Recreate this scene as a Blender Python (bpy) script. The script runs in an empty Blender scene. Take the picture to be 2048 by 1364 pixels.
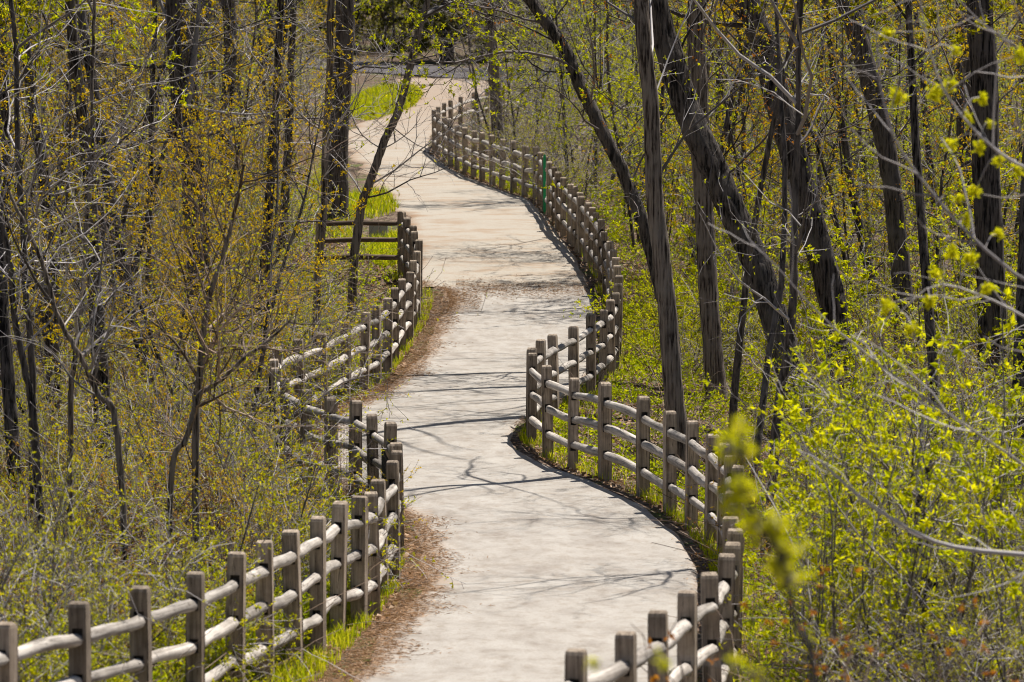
import bpy, math
import numpy as np
from mathutils import Vector, Matrix

rng = np.random.default_rng(7)
scene = bpy.context.scene
C = scene.collection

# ------------------------------------------------------------------ camera
CZ = 6.4                                   # eye height above the near path datum
F = 10000.0                                # focal length in photo pixels (2048 wide)
PITCH = math.atan(832.0 / F)
cam = bpy.data.cameras.new('camera')
cam.sensor_width = 36.0
cam.lens = F / 2048.0 * 36.0
cam.clip_start = 1.0
cam.clip_end = 3000.0
cam.dof.use_dof = True
cam.dof.focus_distance = 70.0
cam.dof.aperture_fstop = 5.0
cam_ob = bpy.data.objects.new('camera', cam)
cam_ob.location = (0, 0, CZ)
cam_ob.rotation_euler = (math.pi / 2 - PITCH, 0, 0)
C.objects.link(cam_ob)
scene.camera = cam_ob

# ------------------------------------------------------------------ sky and sun
SUN_EL = math.radians(65)
SUN_AZ = math.radians(42)                  # clockwise from +Y (the view direction)
world = bpy.data.worlds.new('World')
scene.world = world
world.use_nodes = True
wn = world.node_tree
for n in list(wn.nodes):
    wn.nodes.remove(n)
sky = wn.nodes.new('ShaderNodeTexSky')
sky.sky_type = 'NISHITA'
sky.sun_disc = False
sky.sun_elevation = SUN_EL
sky.sun_rotation = SUN_AZ
sky.air_density = 1.0
sky.dust_density = 1.0
bg = wn.nodes.new('ShaderNodeBackground')
bg.inputs['Strength'].default_value = 0.05
wo = wn.nodes.new('ShaderNodeOutputWorld')
wn.links.new(sky.outputs[0], bg.inputs[0])
wn.links.new(bg.outputs[0], wo.inputs[0])
sun = bpy.data.lights.new('sun', 'SUN')
sun.energy = 5.0
sun.angle = math.radians(0.53)
sun.color = (1.0, 0.95, 0.86)
sun_ob = bpy.data.objects.new('sun', sun)
sdir = Vector((math.sin(SUN_AZ) * math.cos(SUN_EL), math.cos(SUN_AZ) * math.cos(SUN_EL), math.sin(SUN_EL)))
sun_ob.rotation_euler = sdir.to_track_quat('Z', 'Y').to_euler()
sun_ob.location = (0, 60, 60)
C.objects.link(sun_ob)

scene.view_settings.view_transform = 'Standard'
scene.view_settings.look = 'None'
scene.view_settings.exposure = 0.68
scene.view_settings.gamma = 1.0
scene.view_settings.use_curve_mapping = False
scene.render.engine = 'CYCLES'
cy = scene.cycles
cy.max_bounces = 5
cy.diffuse_bounces = 3
cy.glossy_bounces = 1
cy.transmission_bounces = 3
cy.transparent_max_bounces = 4
cy.pixel_filter_type = 'BLACKMAN_HARRIS'
cy.filter_width = 1.05
cy.caustics_reflective = False
cy.caustics_refractive = False
cy.use_adaptive_sampling = True
cy.adaptive_threshold = 0.02
cy.use_denoising = True
try:
    cy.denoiser = 'OPENIMAGEDENOISE'
    cy.denoising_prefilter = 'ACCURATE'
except Exception:
    pass

# ------------------------------------------------------------------ the lie of the land
_kd = np.array([0, 20, 30, 36, 43, 48, 53, 58, 65, 75, 82, 88, 94, 100, 108, 120, 140, 165, 200, 240, 270, 300, 350, 420, 600, 1500.])
_kz = np.array([4.2, 5.2, 5.75, 6.05, 6.4, 6.6, 6.78, 6.88, 6.95, 7.05, 7.1, 7.0, 6.7, 6.42, 6.22, 6.22, 6.35, 6.35, 6.3, 6.2, 5.6, 4.2, 1.0, -4, -12, -30.])
_fd = np.arange(0, 1500, 0.5)
_fz = np.interp(_fd, _kd, _kz)
_k = np.hanning(13); _k /= _k.sum()
_fz = np.convolve(np.pad(_fz, 6, mode='edge'), _k, mode='valid')

def zpath(d):
    return CZ - np.interp(d, _fd, _fz)

_sp, _cp = math.sin(PITCH), math.cos(PITCH)

def ray(px, py):
    u = (px - 1024.0) / F
    v = -(py - 682.0) / F
    return u, _cp + v * _sp, -_sp + v * _cp

def at(px, py, d):
    """photo pixel + real distance (m) -> point in the place"""
    u, y, z = ray(px, py)
    return np.array([u / y * d, d, CZ + z / y * d])

_sd = np.arange(12, 420, 0.02)
_sz = zpath(_sd)

def on_path(px, py, h=0.0):
    """photo pixel of something h metres above the path -> point in the place"""
    u, y, z = ray(px, py)
    diff = (CZ + z / y * _sd) - (_sz + h)
    i = int(np.argmax(diff < 0))
    d = _sd[i]
    return np.array([u / y * d, d, _sz[i]])

POST_H = 1.2
left_tops = [(-330, 1322), (-150, 1282), (10, 1242), (160, 1215), (283, 1178), (388, 1148), (468, 1107), (530, 1083), (588, 1060), (635, 1035),
             (674, 1009), (718, 996), (746, 981), (763, 951), (787, 928), (792, 905), (795, 887), (778, 853), (747, 827),
             (710, 807), (662, 797), (612, 781), (570, 755), (556, 737), (550, 718), (556, 699), (600, 682), (646, 667), (692, 640), (728, 623),
             (754, 612), (775, 595), (790, 577), (804, 558), (818, 542), (827, 523), (834, 504), (836, 482), (832, 465),
             (825, 448), (814, 434), (804, 424), (660, 421)]
right_tops = [(860, 1430), (1010, 1378), (1147, 1305), (1253, 1270), (1321, 1232), (1374, 1187), (1428, 1147), (1447, 1116), (1463, 1085),
              (1466, 1058), (1467, 1033), (1469, 1012), (1471, 991), (1469, 968), (1465, 943), (1460, 915), (1447, 893),
              (1423, 869), (1383, 846), (1340, 822), (1286, 797), (1210, 771), (1145, 755), (1096, 733), (1063, 709), (1062, 698),
              (1081, 682), (1110, 668), (1149, 651), (1183, 634), (1205, 617), (1222, 602), (1231, 588), (1235, 570), (1236, 550),
              (1234, 532), (1230, 515), (1225, 498), (1219, 480), (1212, 462), (1203, 441), (1192, 425), (1183, 412), (1174, 402),
              (1164, 391), (1156, 384), (1148, 376), (1140, 368), (1127, 358), (1117, 347), (1109, 334), (1100, 322), (1090, 314),
              (1081, 304), (1072, 295), (1050, 290), (1027, 283), (1004, 277), (985, 271), (964, 265), (947, 261), (931, 254),
              (914, 247), (901, 241), (890, 234), (877, 226), (869, 221), (876, 214), (888, 207), (902, 200), (921, 194), (948, 187),
              (975, 180), (1006, 175), (1040, 171), (1080, 168)]
LEFT = np.array([on_path(x, y, POST_H) for x, y in left_tops])
RIGHT = np.array([on_path(x, y, POST_H) for x, y in right_tops])
# the left fence turns away square at its far end
LEFT[-1] = LEFT[-2] + np.array([-1.6, 0.10, 0])
_ld = LEFT[:-1]
def xl_fence(d):
    return np.interp(d, np.concatenate([_ld[:, 1], [103, 120, 150, 180, 230]]), np.concatenate([_ld[:, 0], [-3.6, -4.6, -5.2, -6.0, -9.0]]))
def xr_fence(d):
    o = np.argsort(RIGHT[:, 1])
    return np.interp(d, RIGHT[o, 1], RIGHT[o, 0])

left_edge = [(560, 1480), (690, 1390), (735, 1364), (790, 1300), (838, 1240), (866, 1190), (884, 1130), (878, 1080), (850, 1050), (812, 1022), (750, 995),
             (690, 962), (662, 920), (664, 870), (690, 836), (725, 817), (772, 790), (828, 758), (868, 700), (898, 650), (912, 605), (904, 585), (880, 577)]
right_edge = [(1180, 1640), (1330, 1480), (1402, 1364), (1406, 1250), (1412, 1150), (1398, 1108), (1368, 1070), (1300, 1012), (1200, 966), (1100, 931),
              (1050, 903), (1032, 882), (1038, 862), (1052, 842), (1085, 822), (1130, 800), (1165, 775), (1190, 745), (1200, 700), (1203, 650), (1199, 610), (1186, 577)]
far_left = [(848, 577), (846, 540), (844, 500), (836, 450), (806, 420), (785, 395), (758, 365), (735, 335), (705, 300), (690, 270), (735, 246),
            (790, 230), (832, 214), (850, 192), (832, 172), (790, 157), (735, 144)]
far_right = [(1192, 577), (1165, 525), (1138, 483), (1113, 450), (1090, 422), (1062, 398), (1026, 388), (985, 373), (946, 357), (905, 335), (888, 324),
             (868, 304), (862, 290), (868, 270), (890, 240), (930, 215), (970, 190), (985, 172), (975, 160), (960, 152)]
def edge(pts):
    e = np.array([on_path(x, y) for x, y in pts])
    return e[np.argsort(e[:, 1])]
LE, RE, FLE, FRE = edge(left_edge), edge(right_edge), edge(far_left), edge(far_right)
D_SEAM = 0.5 * (LE[-1, 1] + RE[-1, 1])
def path_l(d):
    return np.where(d < D_SEAM, np.interp(d, LE[:, 1], LE[:, 0]), np.interp(d, FLE[:, 1], FLE[:, 0]))
def path_r(d):
    return np.where(d < D_SEAM, np.interp(d, RE[:, 1], RE[:, 0]), np.interp(d, FRE[:, 1], FRE[:, 0]))

def fnoise(x, y, s, seed=0):
    return (np.sin(x / s + 1.3 * seed) * np.cos(y / s * 1.17 + seed) + 0.5 * np.sin(x / s * 2.3 + y / s * 1.9 + seed * 2.1) + 0.25 * np.sin(x / s * 5.1 - y / s * 4.3 + seed)) / 1.75

def ground(x, d):
    x = np.asarray(x, float); d = np.asarray(d, float)
    sl = np.maximum(0, xl_fence(d) - 0.35 - x)
    sr = np.maximum(0, x - xr_fence(d) - 0.35)
    far = np.clip((150 - d) / 40, 0.0, 1)
    fall = -1.5 * (1 - np.exp(-sl / 3.5)) - 0.9 * (1 - np.exp(-sr / 4.0))
    s = sl + sr
    n = 0.14 * fnoise(x, d, 1.7, 1) * np.clip(s / 1.5, 0, 1) + 0.35 * fnoise(x, d, 6.5, 2) * np.clip(s / 6, 0, 1)
    rise = 0.09 * np.maximum(0, np.abs(x) - 14 - 0.04 * d)
    return zpath(d) + fall * far + n + rise

# ------------------------------------------------------------------ materials
def new_mat(name):
    m = bpy.data.materials.new(name)
    m.use_nodes = True
    nt = m.node_tree
    for n in list(nt.nodes):
        nt.nodes.remove(n)
    out = nt.nodes.new('ShaderNodeOutputMaterial')
    return m, nt, out

def N(nt, kind, **kw):
    n = nt.nodes.new('ShaderNode' + kind)
    for k, v in kw.items():
        if k in n.inputs:
            n.inputs[k].default_value = v
        else:
            setattr(n, k, v)
    return n

def ramp(nt, fac, stops):
    r = nt.nodes.new('ShaderNodeValToRGB')
    e = r.color_ramp.elements
    while len(e) < len(stops):
        e.new(0.5)
    for el, (p, c) in zip(e, stops):
        el.position = p
        el.color = (c[0], c[1], c[2], 1)
    nt.links.new(fac, r.inputs[0])
    return r.outputs[0]

def mix(nt, fac, a, b, mode='MIX'):
    m = nt.nodes.new('ShaderNodeMix')
    m.data_type = 'RGBA'
    m.blend_type = mode
    for sock, v in ((m.inputs[0], fac), (m.inputs[6], a), (m.inputs[7], b)):
        if isinstance(v, (int, float)):
            sock.default_value = v
        elif isinstance(v, tuple):
            sock.default_value = (v[0], v[1], v[2], 1)
        else:
            nt.links.new(v, sock)
    return m.outputs[2]

def noise(nt, vec, scale, detail=4, rough=0.55):
    n = N(nt, 'TexNoise')
    n.inputs['Scale'].default_value = scale
    n.inputs['Detail'].default_value = detail
    n.inputs['Roughness'].default_value = rough
    nt.links.new(vec, n.inputs['Vector'])
    return n.outputs['Fac']

def mapping(nt, src, scale):
    m = N(nt, 'Mapping')
    m.inputs['Scale'].default_value = scale
    nt.links.new(src, m.inputs['Vector'])
    return m.outputs[0]

def bump(nt, h, strength, dist):
    b = N(nt, 'Bump')
    b.inputs['Strength'].default_value = strength
    b.inputs['Distance'].default_value = dist
    nt.links.new(h, b.inputs['Height'])
    return b.outputs[0]

def principled(nt, out, color, rough=0.85, normal=None, spec=0.25):
    p = N(nt, 'BsdfPrincipled')
    if isinstance(color, tuple):
        p.inputs['Base Color'].default_value = (*color, 1)
    else:
        nt.links.new(color, p.inputs['Base Color'])
    p.inputs['Roughness'].default_value = rough
    p.inputs['Specular IOR Level'].default_value = spec
    if normal is not None:
        nt.links.new(normal, p.inputs['Normal'])
    nt.links.new(p.outputs[0], out.inputs[0])
    return p

def leaf_mat(name, stops, trans=0.5):
    m, nt, out = new_mat(name)
    a = N(nt, 'Attribute', attribute_name='tint')
    col = ramp(nt, a.outputs['Fac'], stops)
    d = N(nt, 'BsdfDiffuse'); t = N(nt, 'BsdfTranslucent')
    nt.links.new(col, d.inputs[0])
    tc = mix(nt, 1.0, col, (1.35, 1.3, 0.8), 'MULTIPLY')
    nt.links.new(tc, t.inputs[0])
    mx = N(nt, 'MixShader'); mx.inputs[0].default_value = trans
    nt.links.new(d.outputs[0], mx.inputs[1]); nt.links.new(t.outputs[0], mx.inputs[2])
    nt.links.new(mx.outputs[0], out.inputs[0])
    return m

def bark_mat(name, dark, light, zs=3.0, s=26.0, depth=0.025):
    m, nt, out = new_mat(name)
    tc = N(nt, 'TexCoord')
    v = mapping(nt, tc.outputs['Object'], (s, s, zs))
    n1 = noise(nt, v, 1.0, 6, 0.65)
    n2 = noise(nt, tc.outputs['Object'], 2.2, 3)
    col = ramp(nt, n1, [(0.40, dark), (0.56, light)])
    col = mix(nt, n2, col, (0.55, 0.5, 0.48), 'MULTIPLY') if False else col
    lich = ramp(nt, n2, [(0.52, (0, 0, 0)), (0.72, (1, 1, 1))])
    col = mix(nt, lich, col, tuple(0.8 * c + 0.04 for c in light))
    principled(nt, out, col, 0.9, bump(nt, n1, 1.0, depth), 0.15)
    return m

def twig_mat(name, dark, light):
    m, nt, out = new_mat(name)
    a = N(nt, 'Attribute', attribute_name='tint')
    col = ramp(nt, a.outputs['Fac'], [(0.0, dark), (0.55, tuple(0.6 * a + 0.4 * b for a, b in zip(dark, light))), (1.0, tuple(min(0.6, 1.5 * c) for c in light))])
    principled(nt, out, col, 0.7, None, 0.3)
    return m

def wood_mat(name, dark, light, along, sc):
    """weathered cedar, grain along one object axis, each piece different"""
    m, nt, out = new_mat(name)
    tc = N(nt, 'TexCoord'); oi = N(nt, 'ObjectInfo')
    add = N(nt, 'VectorMath', operation='ADD')
    mul = N(nt, 'VectorMath', operation='MULTIPLY')
    mul.inputs[1].default_value = (31.0, 57.0, 43.0)
    nt.links.new(oi.outputs['Random'], mul.inputs[0])
    nt.links.new(tc.outputs['Object'], add.inputs[0]); nt.links.new(mul.outputs[0], add.inputs[1])
    s = [sc, sc, sc]; s[along] = sc * 0.045
    v = mapping(nt, add.outputs[0], tuple(s))
    n1 = noise(nt, v, 1.0, 7, 0.62)
    s2 = [22, 22, 22]; s2[along] = 0.8
    n3 = noise(nt, mapping(nt, add.outputs[0], tuple(s2)), 1.0, 2, 0.5)
    n2 = noise(nt, add.outputs[0], 5.0, 5, 0.7)
    col = ramp(nt, n1, [(0.3, dark), (0.68, light)])
    col = mix(nt, ramp(nt, n2, [(0.35, (0.62, 0.6, 0.6)), (0.65, (1.08, 1.06, 1.04))]), (0, 0, 0), col, 'MIX') if False else mix(nt, 1.0, col, ramp(nt, n2, [(0.3, (0.6, 0.58, 0.56)), (0.6, (1.05, 1.03, 1.0))]), 'MULTIPLY')
    crack = ramp(nt, n3, [(0.485, (1, 1, 1)), (0.5, (0.12, 0.1, 0.09)), (0.515, (1, 1, 1))])
    col = mix(nt, 0.75, col, crack, 'MULTIPLY')
    hs = N(nt, 'HueSaturation')
    mr = N(nt, 'MapRange'); mr.inputs[3].default_value = 0.72; mr.inputs[4].default_value = 1.2
    nt.links.new(oi.outputs['Random'], mr.inputs[0]); nt.links.new(mr.outputs[0], hs.inputs['Value'])
    nt.links.new(col, hs.inputs['Color'])
    principled(nt, out, hs.outputs[0], 0.85, bump(nt, n1, 0.6, 0.006), 0.2)
    return m

MB_DARK = bark_mat('bark_dark', (0.008, 0.007, 0.007), (0.13, 0.11, 0.10), 2.0, 24, 0.06)
MB_BROWN = bark_mat('bark_brown', (0.03, 0.022, 0.018), (0.25, 0.205, 0.17), 1.6, 34, 0.03)
MB_GREY = bark_mat('bark_grey', (0.03, 0.026, 0.024), (0.12, 0.10, 0.09), 3.0, 30, 0.015)
M_TWIG = twig_mat('twig_grey', (0.045, 0.037, 0.035), (0.42, 0.37, 0.365))
M_TWIGD = twig_mat('twig_dark', (0.022, 0.018, 0.016), (0.13, 0.105, 0.10))
M_TWIGB = twig_mat('twig_brown', (0.05, 0.032, 0.022), (0.27, 0.195, 0.145))
ML_GREEN = leaf_mat('leaf_spring', [(0.0, (0.17, 0.23, 0.006)), (0.5, (0.45, 0.48, 0.008)), (1.0, (0.68, 0.62, 0.012))])
ML_OLIVE = leaf_mat('leaf_olive', [(0.0, (0.16, 0.13, 0.012)), (0.3, (0.32, 0.32, 0.008)), (0.6, (0.52, 0.51, 0.008)), (1.0, (0.80, 0.70, 0.010))], 0.45)
ML_OLIVED = leaf_mat('leaf_olive_dull', [(0.0, (0.10, 0.085, 0.012)), (0.4, (0.25, 0.25, 0.010)), (1.0, (0.62, 0.55, 0.012))], 0.4)
ML_GOLD = leaf_mat('leaf_gold', [(0.0, (0.30, 0.23, 0.006)), (0.5, (0.60, 0.44, 0.008)), (1.0, (0.76, 0.54, 0.015))])
ML_LEMON = leaf_mat('leaf_lemon', [(0.0, (0.26, 0.32, 0.006)), (0.5, (0.56, 0.58, 0.008)), (1.0, (0.74, 0.68, 0.012))])
ML_YELL = leaf_mat('flower_yellow', [(0.0, (0.40, 0.42, 0.01)), (0.5, (0.62, 0.62, 0.015)), (1.0, (0.75, 0.70, 0.04))])
ML_RUST = leaf_mat('leaf_rust', [(0.0, (0.25, 0.08, 0.015)), (0.5, (0.50, 0.20, 0.02)), (1.0, (0.62, 0.34, 0.04))], 0.4)
ML_DEAD = leaf_mat('leaf_dead', [(0.0, (0.09, 0.048, 0.028)), (0.5, (0.28, 0.165, 0.095)), (1.0, (0.52, 0.38, 0.27))], 0.15)
ML_PINE = leaf_mat('needle_dark', [(0.0, (0.05, 0.055, 0.018)), (0.5, (0.12, 0.12, 0.035)), (1.0, (0.24, 0.22, 0.06))], 0.4)
ML_DEADL = leaf_mat('leaf_russet', [(0.0, (0.07, 0.035, 0.022)), (0.5, (0.28, 0.15, 0.075)), (0.62, (0.50, 0.30, 0.05)), (0.75, (0.60, 0.48, 0.015)), (1.0, (0.74, 0.62, 0.012))], 0.35)
ML_GRASS = leaf_mat('grass_blade', [(0.0, (0.14, 0.22, 0.008)), (0.6, (0.42, 0.46, 0.010)), (1.0, (0.66, 0.60, 0.05))])
M_POST = wood_mat('post_wood', (0.14, 0.106, 0.078), (0.49, 0.405, 0.325), 2, 30.0)
M_RAIL = wood_mat('rail_wood', (0.21, 0.18, 0.155), (0.59, 0.55, 0.515), 0, 26.0)

def simple_mat(name, color, rough=0.6, metal=0.0):
    m, nt, out = new_mat(name)
    tc = N(nt, 'TexCoord')
    n1 = noise(nt, tc.outputs['Object'], 9.0, 5)
    col = mix(nt, n1, tuple(c * 0.75 for c in color), tuple(min(1, c * 1.2) for c in color))
    p = principled(nt, out, col, rough)
    p.inputs['Metallic'].default_value = metal
    return m
M_HOLE = simple_mat('mortise_dark', (0.06, 0.045, 0.035))
M_WIRE = simple_mat('wire_black', (0.02, 0.02, 0.02), 0.5)
M_GREENP = simple_mat('green_plastic', (0.02, 0.34, 0.13), 0.4)
M_GALV = simple_mat('grey_metal', (0.36, 0.42, 0.43), 0.5)
M_STONE = simple_mat('grey_stone', (0.36, 0.34, 0.36), 0.9)

def paved_mat():
    m, nt, out = new_mat('paving_concrete')
    tc = N(nt, 'TexCoord'); P = tc.outputs['Object']
    fine = noise(nt, P, 60.0, 6, 0.7)
    mid = noise(nt, mapping(nt, P, (1.6, 0.7, 1.0)), 1.6, 6, 0.6)
    col = ramp(nt, fine, [(0.25, (0.235, 0.215, 0.195)), (0.7, (0.405, 0.382, 0.356))])
    col = mix(nt, 1.0, col, ramp(nt, mid, [(0.3, (0.74, 0.70, 0.67)), (0.5, (0.95, 0.93, 0.91)), (0.66, (1.06, 1.05, 1.04))]), 'MULTIPLY')
    m2 = noise(nt, mapping(nt, P, (7.0, 3.0, 1.0)), 1.0, 5, 0.7)
    col = mix(nt, 1.0, col, ramp(nt, m2, [(0.32, (0.82, 0.78, 0.74)), (0.52, (1, 1, 1))]), 'MULTIPLY')
    a = N(nt, 'Attribute', attribute_name='edge')
    en = noise(nt, mapping(nt, P, (1.0, 2.5, 1.0)), 3.0, 7, 0.7)
    s = N(nt, 'Math', operation='MULTIPLY_ADD'); s.inputs[1].default_value = 1.1; 
    nt.links.new(en, s.inputs[0]); nt.links.new(a.outputs['Fac'], s.inputs[2])
    dust = ramp(nt, s.outputs[0], [(0.50, (1, 1, 1)), (0.95, (0, 0, 0))])
    needles = ramp(nt, noise(nt, mapping(nt, P, (30, 60, 30)), 1.0, 5, 0.7), [(0.3, (0.17, 0.10, 0.06)), (0.7, (0.42, 0.29, 0.19))])
    col = mix(nt, dust, col, needles)
    sp = ramp(nt, noise(nt, P, 14.0, 2, 0.5), [(0.70, (0, 0, 0)), (0.74, (1, 1, 1))])
    col = mix(nt, sp, col, (0.22, 0.17, 0.13))
    principled(nt, out, col, 0.9, bump(nt, fine, 0.35, 0.004), 0.2)
    return m

def gravel_mat():
    m, nt, out = new_mat('stone_dust')
    tc = N(nt, 'TexCoord'); P = tc.outputs['Object']
    fine = noise(nt, P, 45.0, 7, 0.75)
    mid = noise(nt, mapping(nt, P, (0.8, 1.1, 1.0)), 1.3, 7, 0.68)
    base = ramp(nt, fine, [(0.25, (0.22, 0.19, 0.155)), (0.7, (0.41, 0.37, 0.32))])
    sx = N(nt, 'SeparateXYZ'); nt.links.new(P, sx.inputs[0])
    mr = N(nt, 'MapRange'); mr.inputs[1].default_value = 138; mr.inputs[2].default_value = 176
    nt.links.new(sx.outputs[1], mr.inputs[0])
    red = ramp(nt, fine, [(0.25, (0.20, 0.155, 0.12)), (0.7, (0.35, 0.285, 0.235))])
    base = mix(nt, mr.outputs[0], base, red)
    rust = ramp(nt, mid, [(0.38, (0.75, 0.75, 0.75)), (0.52, (0, 0, 0))])
    col = mix(nt, rust, base, (0.27, 0.195, 0.135))
    a = N(nt, 'Attribute', attribute_name='edge')
    en = noise(nt, P, 2.0, 7, 0.7)
    s = N(nt, 'Math', operation='MULTIPLY_ADD'); s.inputs[1].default_value = 1.2
    nt.links.new(en, s.inputs[0]); nt.links.new(a.outputs['Fac'], s.inputs[2])
    dust = ramp(nt, s.outputs[0], [(0.55, (1, 1, 1)), (1.0, (0, 0, 0))])
    col = mix(nt, dust, col, (0.25, 0.16, 0.10))
    principled(nt, out, col, 0.95, bump(nt, fine, 0.5, 0.008), 0.15)
    return m

def ground_mat():
    m, nt, out = new_mat('forest_floor')
    tc = N(nt, 'TexCoord'); P = tc.outputs['Object']
    vo = N(nt, 'TexVoronoi'); vo.inputs['Scale'].default_value = 16.0
    nt.links.new(P, vo.inputs['Vector'])
    leafc = N(nt, 'SeparateColor'); nt.links.new(vo.outputs['Color'], leafc.inputs[0])
    col = ramp(nt, leafc.outputs[0], [(0.0, (0.028, 0.018, 0.014)), (0.45, (0.085, 0.058, 0.042)), (1.0, (0.24, 0.175, 0.135))])
    big = noise(nt, P, 0.5, 5, 0.6)
    fine = noise(nt, P, 9.0, 5, 0.7)
    g = N(nt, 'Math', operation='MULTIPLY'); nt.links.new(big, g.inputs[0]); nt.links.new(fine, g.inputs[1])
    col = mix(nt, ramp(nt, g.outputs[0], [(0.27, (0, 0, 0)), (0.36, (0.85, 0.85, 0.85))]), col, (0.07, 0.11, 0.015))
    principled(nt, out, col, 0.95, bump(nt, vo.outputs['Distance'], 0.8, 0.03), 0.1)
    return m

def asphalt_mat():
    m, nt, out = new_mat('asphalt')
    tc = N(nt, 'TexCoord')
    n1 = noise(nt, tc.outputs['Object'], 18.0, 6, 0.7)
    n2 = noise(nt, tc.outputs['Object'], 0.6, 4)
    col = ramp(nt, n1, [(0.3, (0.05, 0.047, 0.052)), (0.7, (0.11, 0.10, 0.11))])
    col = mix(nt, 1.0, col, ramp(nt, n2, [(0.3, (0.8, 0.8, 0.8)), (0.7, (1.2, 1.15, 1.1))]), 'MULTIPLY')
    principled(nt, out, col, 0.9)
    return m
M_PAVE, M_GRAVEL, M_GROUND, M_ASPH = paved_mat(), gravel_mat(), ground_mat(), asphalt_mat()

# ------------------------------------------------------------------ mesh helpers
def raw_mesh(name, chunks, mats, smooth=True):
    """chunks: (verts (n,3), faces (k,3|4), material index, tint (k) or None)"""
    me = bpy.data.meshes.new(name)
    vs, li, ls, lt, mi, ti = [], [], [], [], [], []
    vo = lo = 0
    for v, f, m, t in chunks:
        if len(f) == 0:
            continue
        k, w = f.shape
        vs.append(np.asarray(v, np.float32).reshape(-1, 3))
        li.append((f + vo).reshape(-1).astype(np.int32))
        ls.append(lo + np.arange(k, dtype=np.int32) * w)
        lt.append(np.full(k, w, np.int32))
        mi.append(np.full(k, m, np.int32))
        ti.append(np.full(k, 0.5, np.float32) if t is None else np.asarray(t, np.float32))
        vo += len(vs[-1]); lo += k * w
    vs = np.concatenate(vs); li = np.concatenate(li); ls = np.concatenate(ls); lt = np.concatenate(lt)
    mi = np.concatenate(mi); ti = np.concatenate(ti)
    me.vertices.add(len(vs)); me.vertices.foreach_set('co', vs.reshape(-1))
    me.loops.add(len(li)); me.loops.foreach_set('vertex_index', li)
    me.polygons.add(len(ls)); me.polygons.foreach_set('loop_start', ls); me.polygons.foreach_set('loop_total', lt)
    me.polygons.foreach_set('material_index', mi)
    me.polygons.foreach_set('use_smooth', np.full(len(ls), bool(smooth)))
    for m in mats:
        me.materials.append(m)
    a = me.attributes.new('tint', 'FLOAT', 'FACE')
    a.data.foreach_set('value', ti)
    me.update(calc_edges=True)
    return me

def link(name, me, parent=None, loc=None):
    o = bpy.data.objects.new(name, me)
    C.objects.link(o)
    if parent is not None:
        o.parent = parent
    if loc is not None:
        o.location = loc
    return o

def tag(o, label=None, cat=None, group=None, kind=None):
    for k, v in (('label', label), ('category', cat), ('group', group), ('kind', kind)):
        if v:
            o[k] = v
    return o

def empty(name, loc):
    o = bpy.data.objects.new(name, None)
    o.empty_display_size = 0.2
    C.objects.link(o)
    o.location = loc
    return o

def nrm(v):
    return v / np.maximum(np.linalg.norm(v, axis=-1, keepdims=True), 1e-9)

def tubes(P, R, sides, ridge=0.0):
    """P (m,n,3), R (m,n) -> verts, quads, tint index per face"""
    m, n, _ = P.shape
    T = np.gradient(P, axis=1)
    T = nrm(T)
    mean = nrm(T.mean(axis=1))
    ref = np.where(np.abs(mean[:, 2:3]) < 0.8, np.array([[0, 0, 1.0]]), np.array([[1.0, 0, 0]]))[:, None, :]
    U = nrm(np.cross(T, np.broadcast_to(ref, T.shape)))
    V = np.cross(T, U)
    th = np.arange(sides) / sides * 2 * math.pi
    rr = R[:, :, None]
    if ridge:
        lob = 1 + 0.06 * np.sin(3 * th + 1)[None, None] + ridge * rng.normal(size=(m, 1, sides)) + 0.6 * ridge * rng.normal(size=(m, n, sides))
        rr = rr * lob
    vv = P[:, :, None, :] + rr[..., None] * (np.cos(th)[None, None, :, None] * U[:, :, None, :] + np.sin(th)[None, None, :, None] * V[:, :, None, :])
    idx = np.arange(m * n * sides).reshape(m, n, sides)
    a = idx[:, :-1, :]; b = np.roll(idx, -1, axis=2)[:, :-1, :]
    c = np.roll(idx, -1, axis=2)[:, 1:, :]; d = idx[:, 1:, :]
    f = np.stack([a, b, c, d], -1).reshape(-1, 4)
    tint = np.repeat(rng.random(m), (n - 1) * sides)
    return vv.reshape(-1, 3), f, tint

def spline(ctrl, n):
    """smooth polyline through control points"""
    c = np.asarray(ctrl, float)
    t = np.linspace(0, len(c) - 1, n)
    i = np.clip(t.astype(int), 0, len(c) - 2)
    u = (t - i)[:, None]
    p0 = c[np.maximum(i - 1, 0)]; p1 = c[i]; p2 = c[i + 1]; p3 = c[np.minimum(i + 2, len(c) - 1)]
    return 0.5 * ((2 * p1) + (-p0 + p2) * u + (2 * p0 - 5 * p1 + 4 * p2 - p3) * u ** 2 + (-p0 + 3 * p1 - 3 * p2 + p3) * u ** 3)

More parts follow.
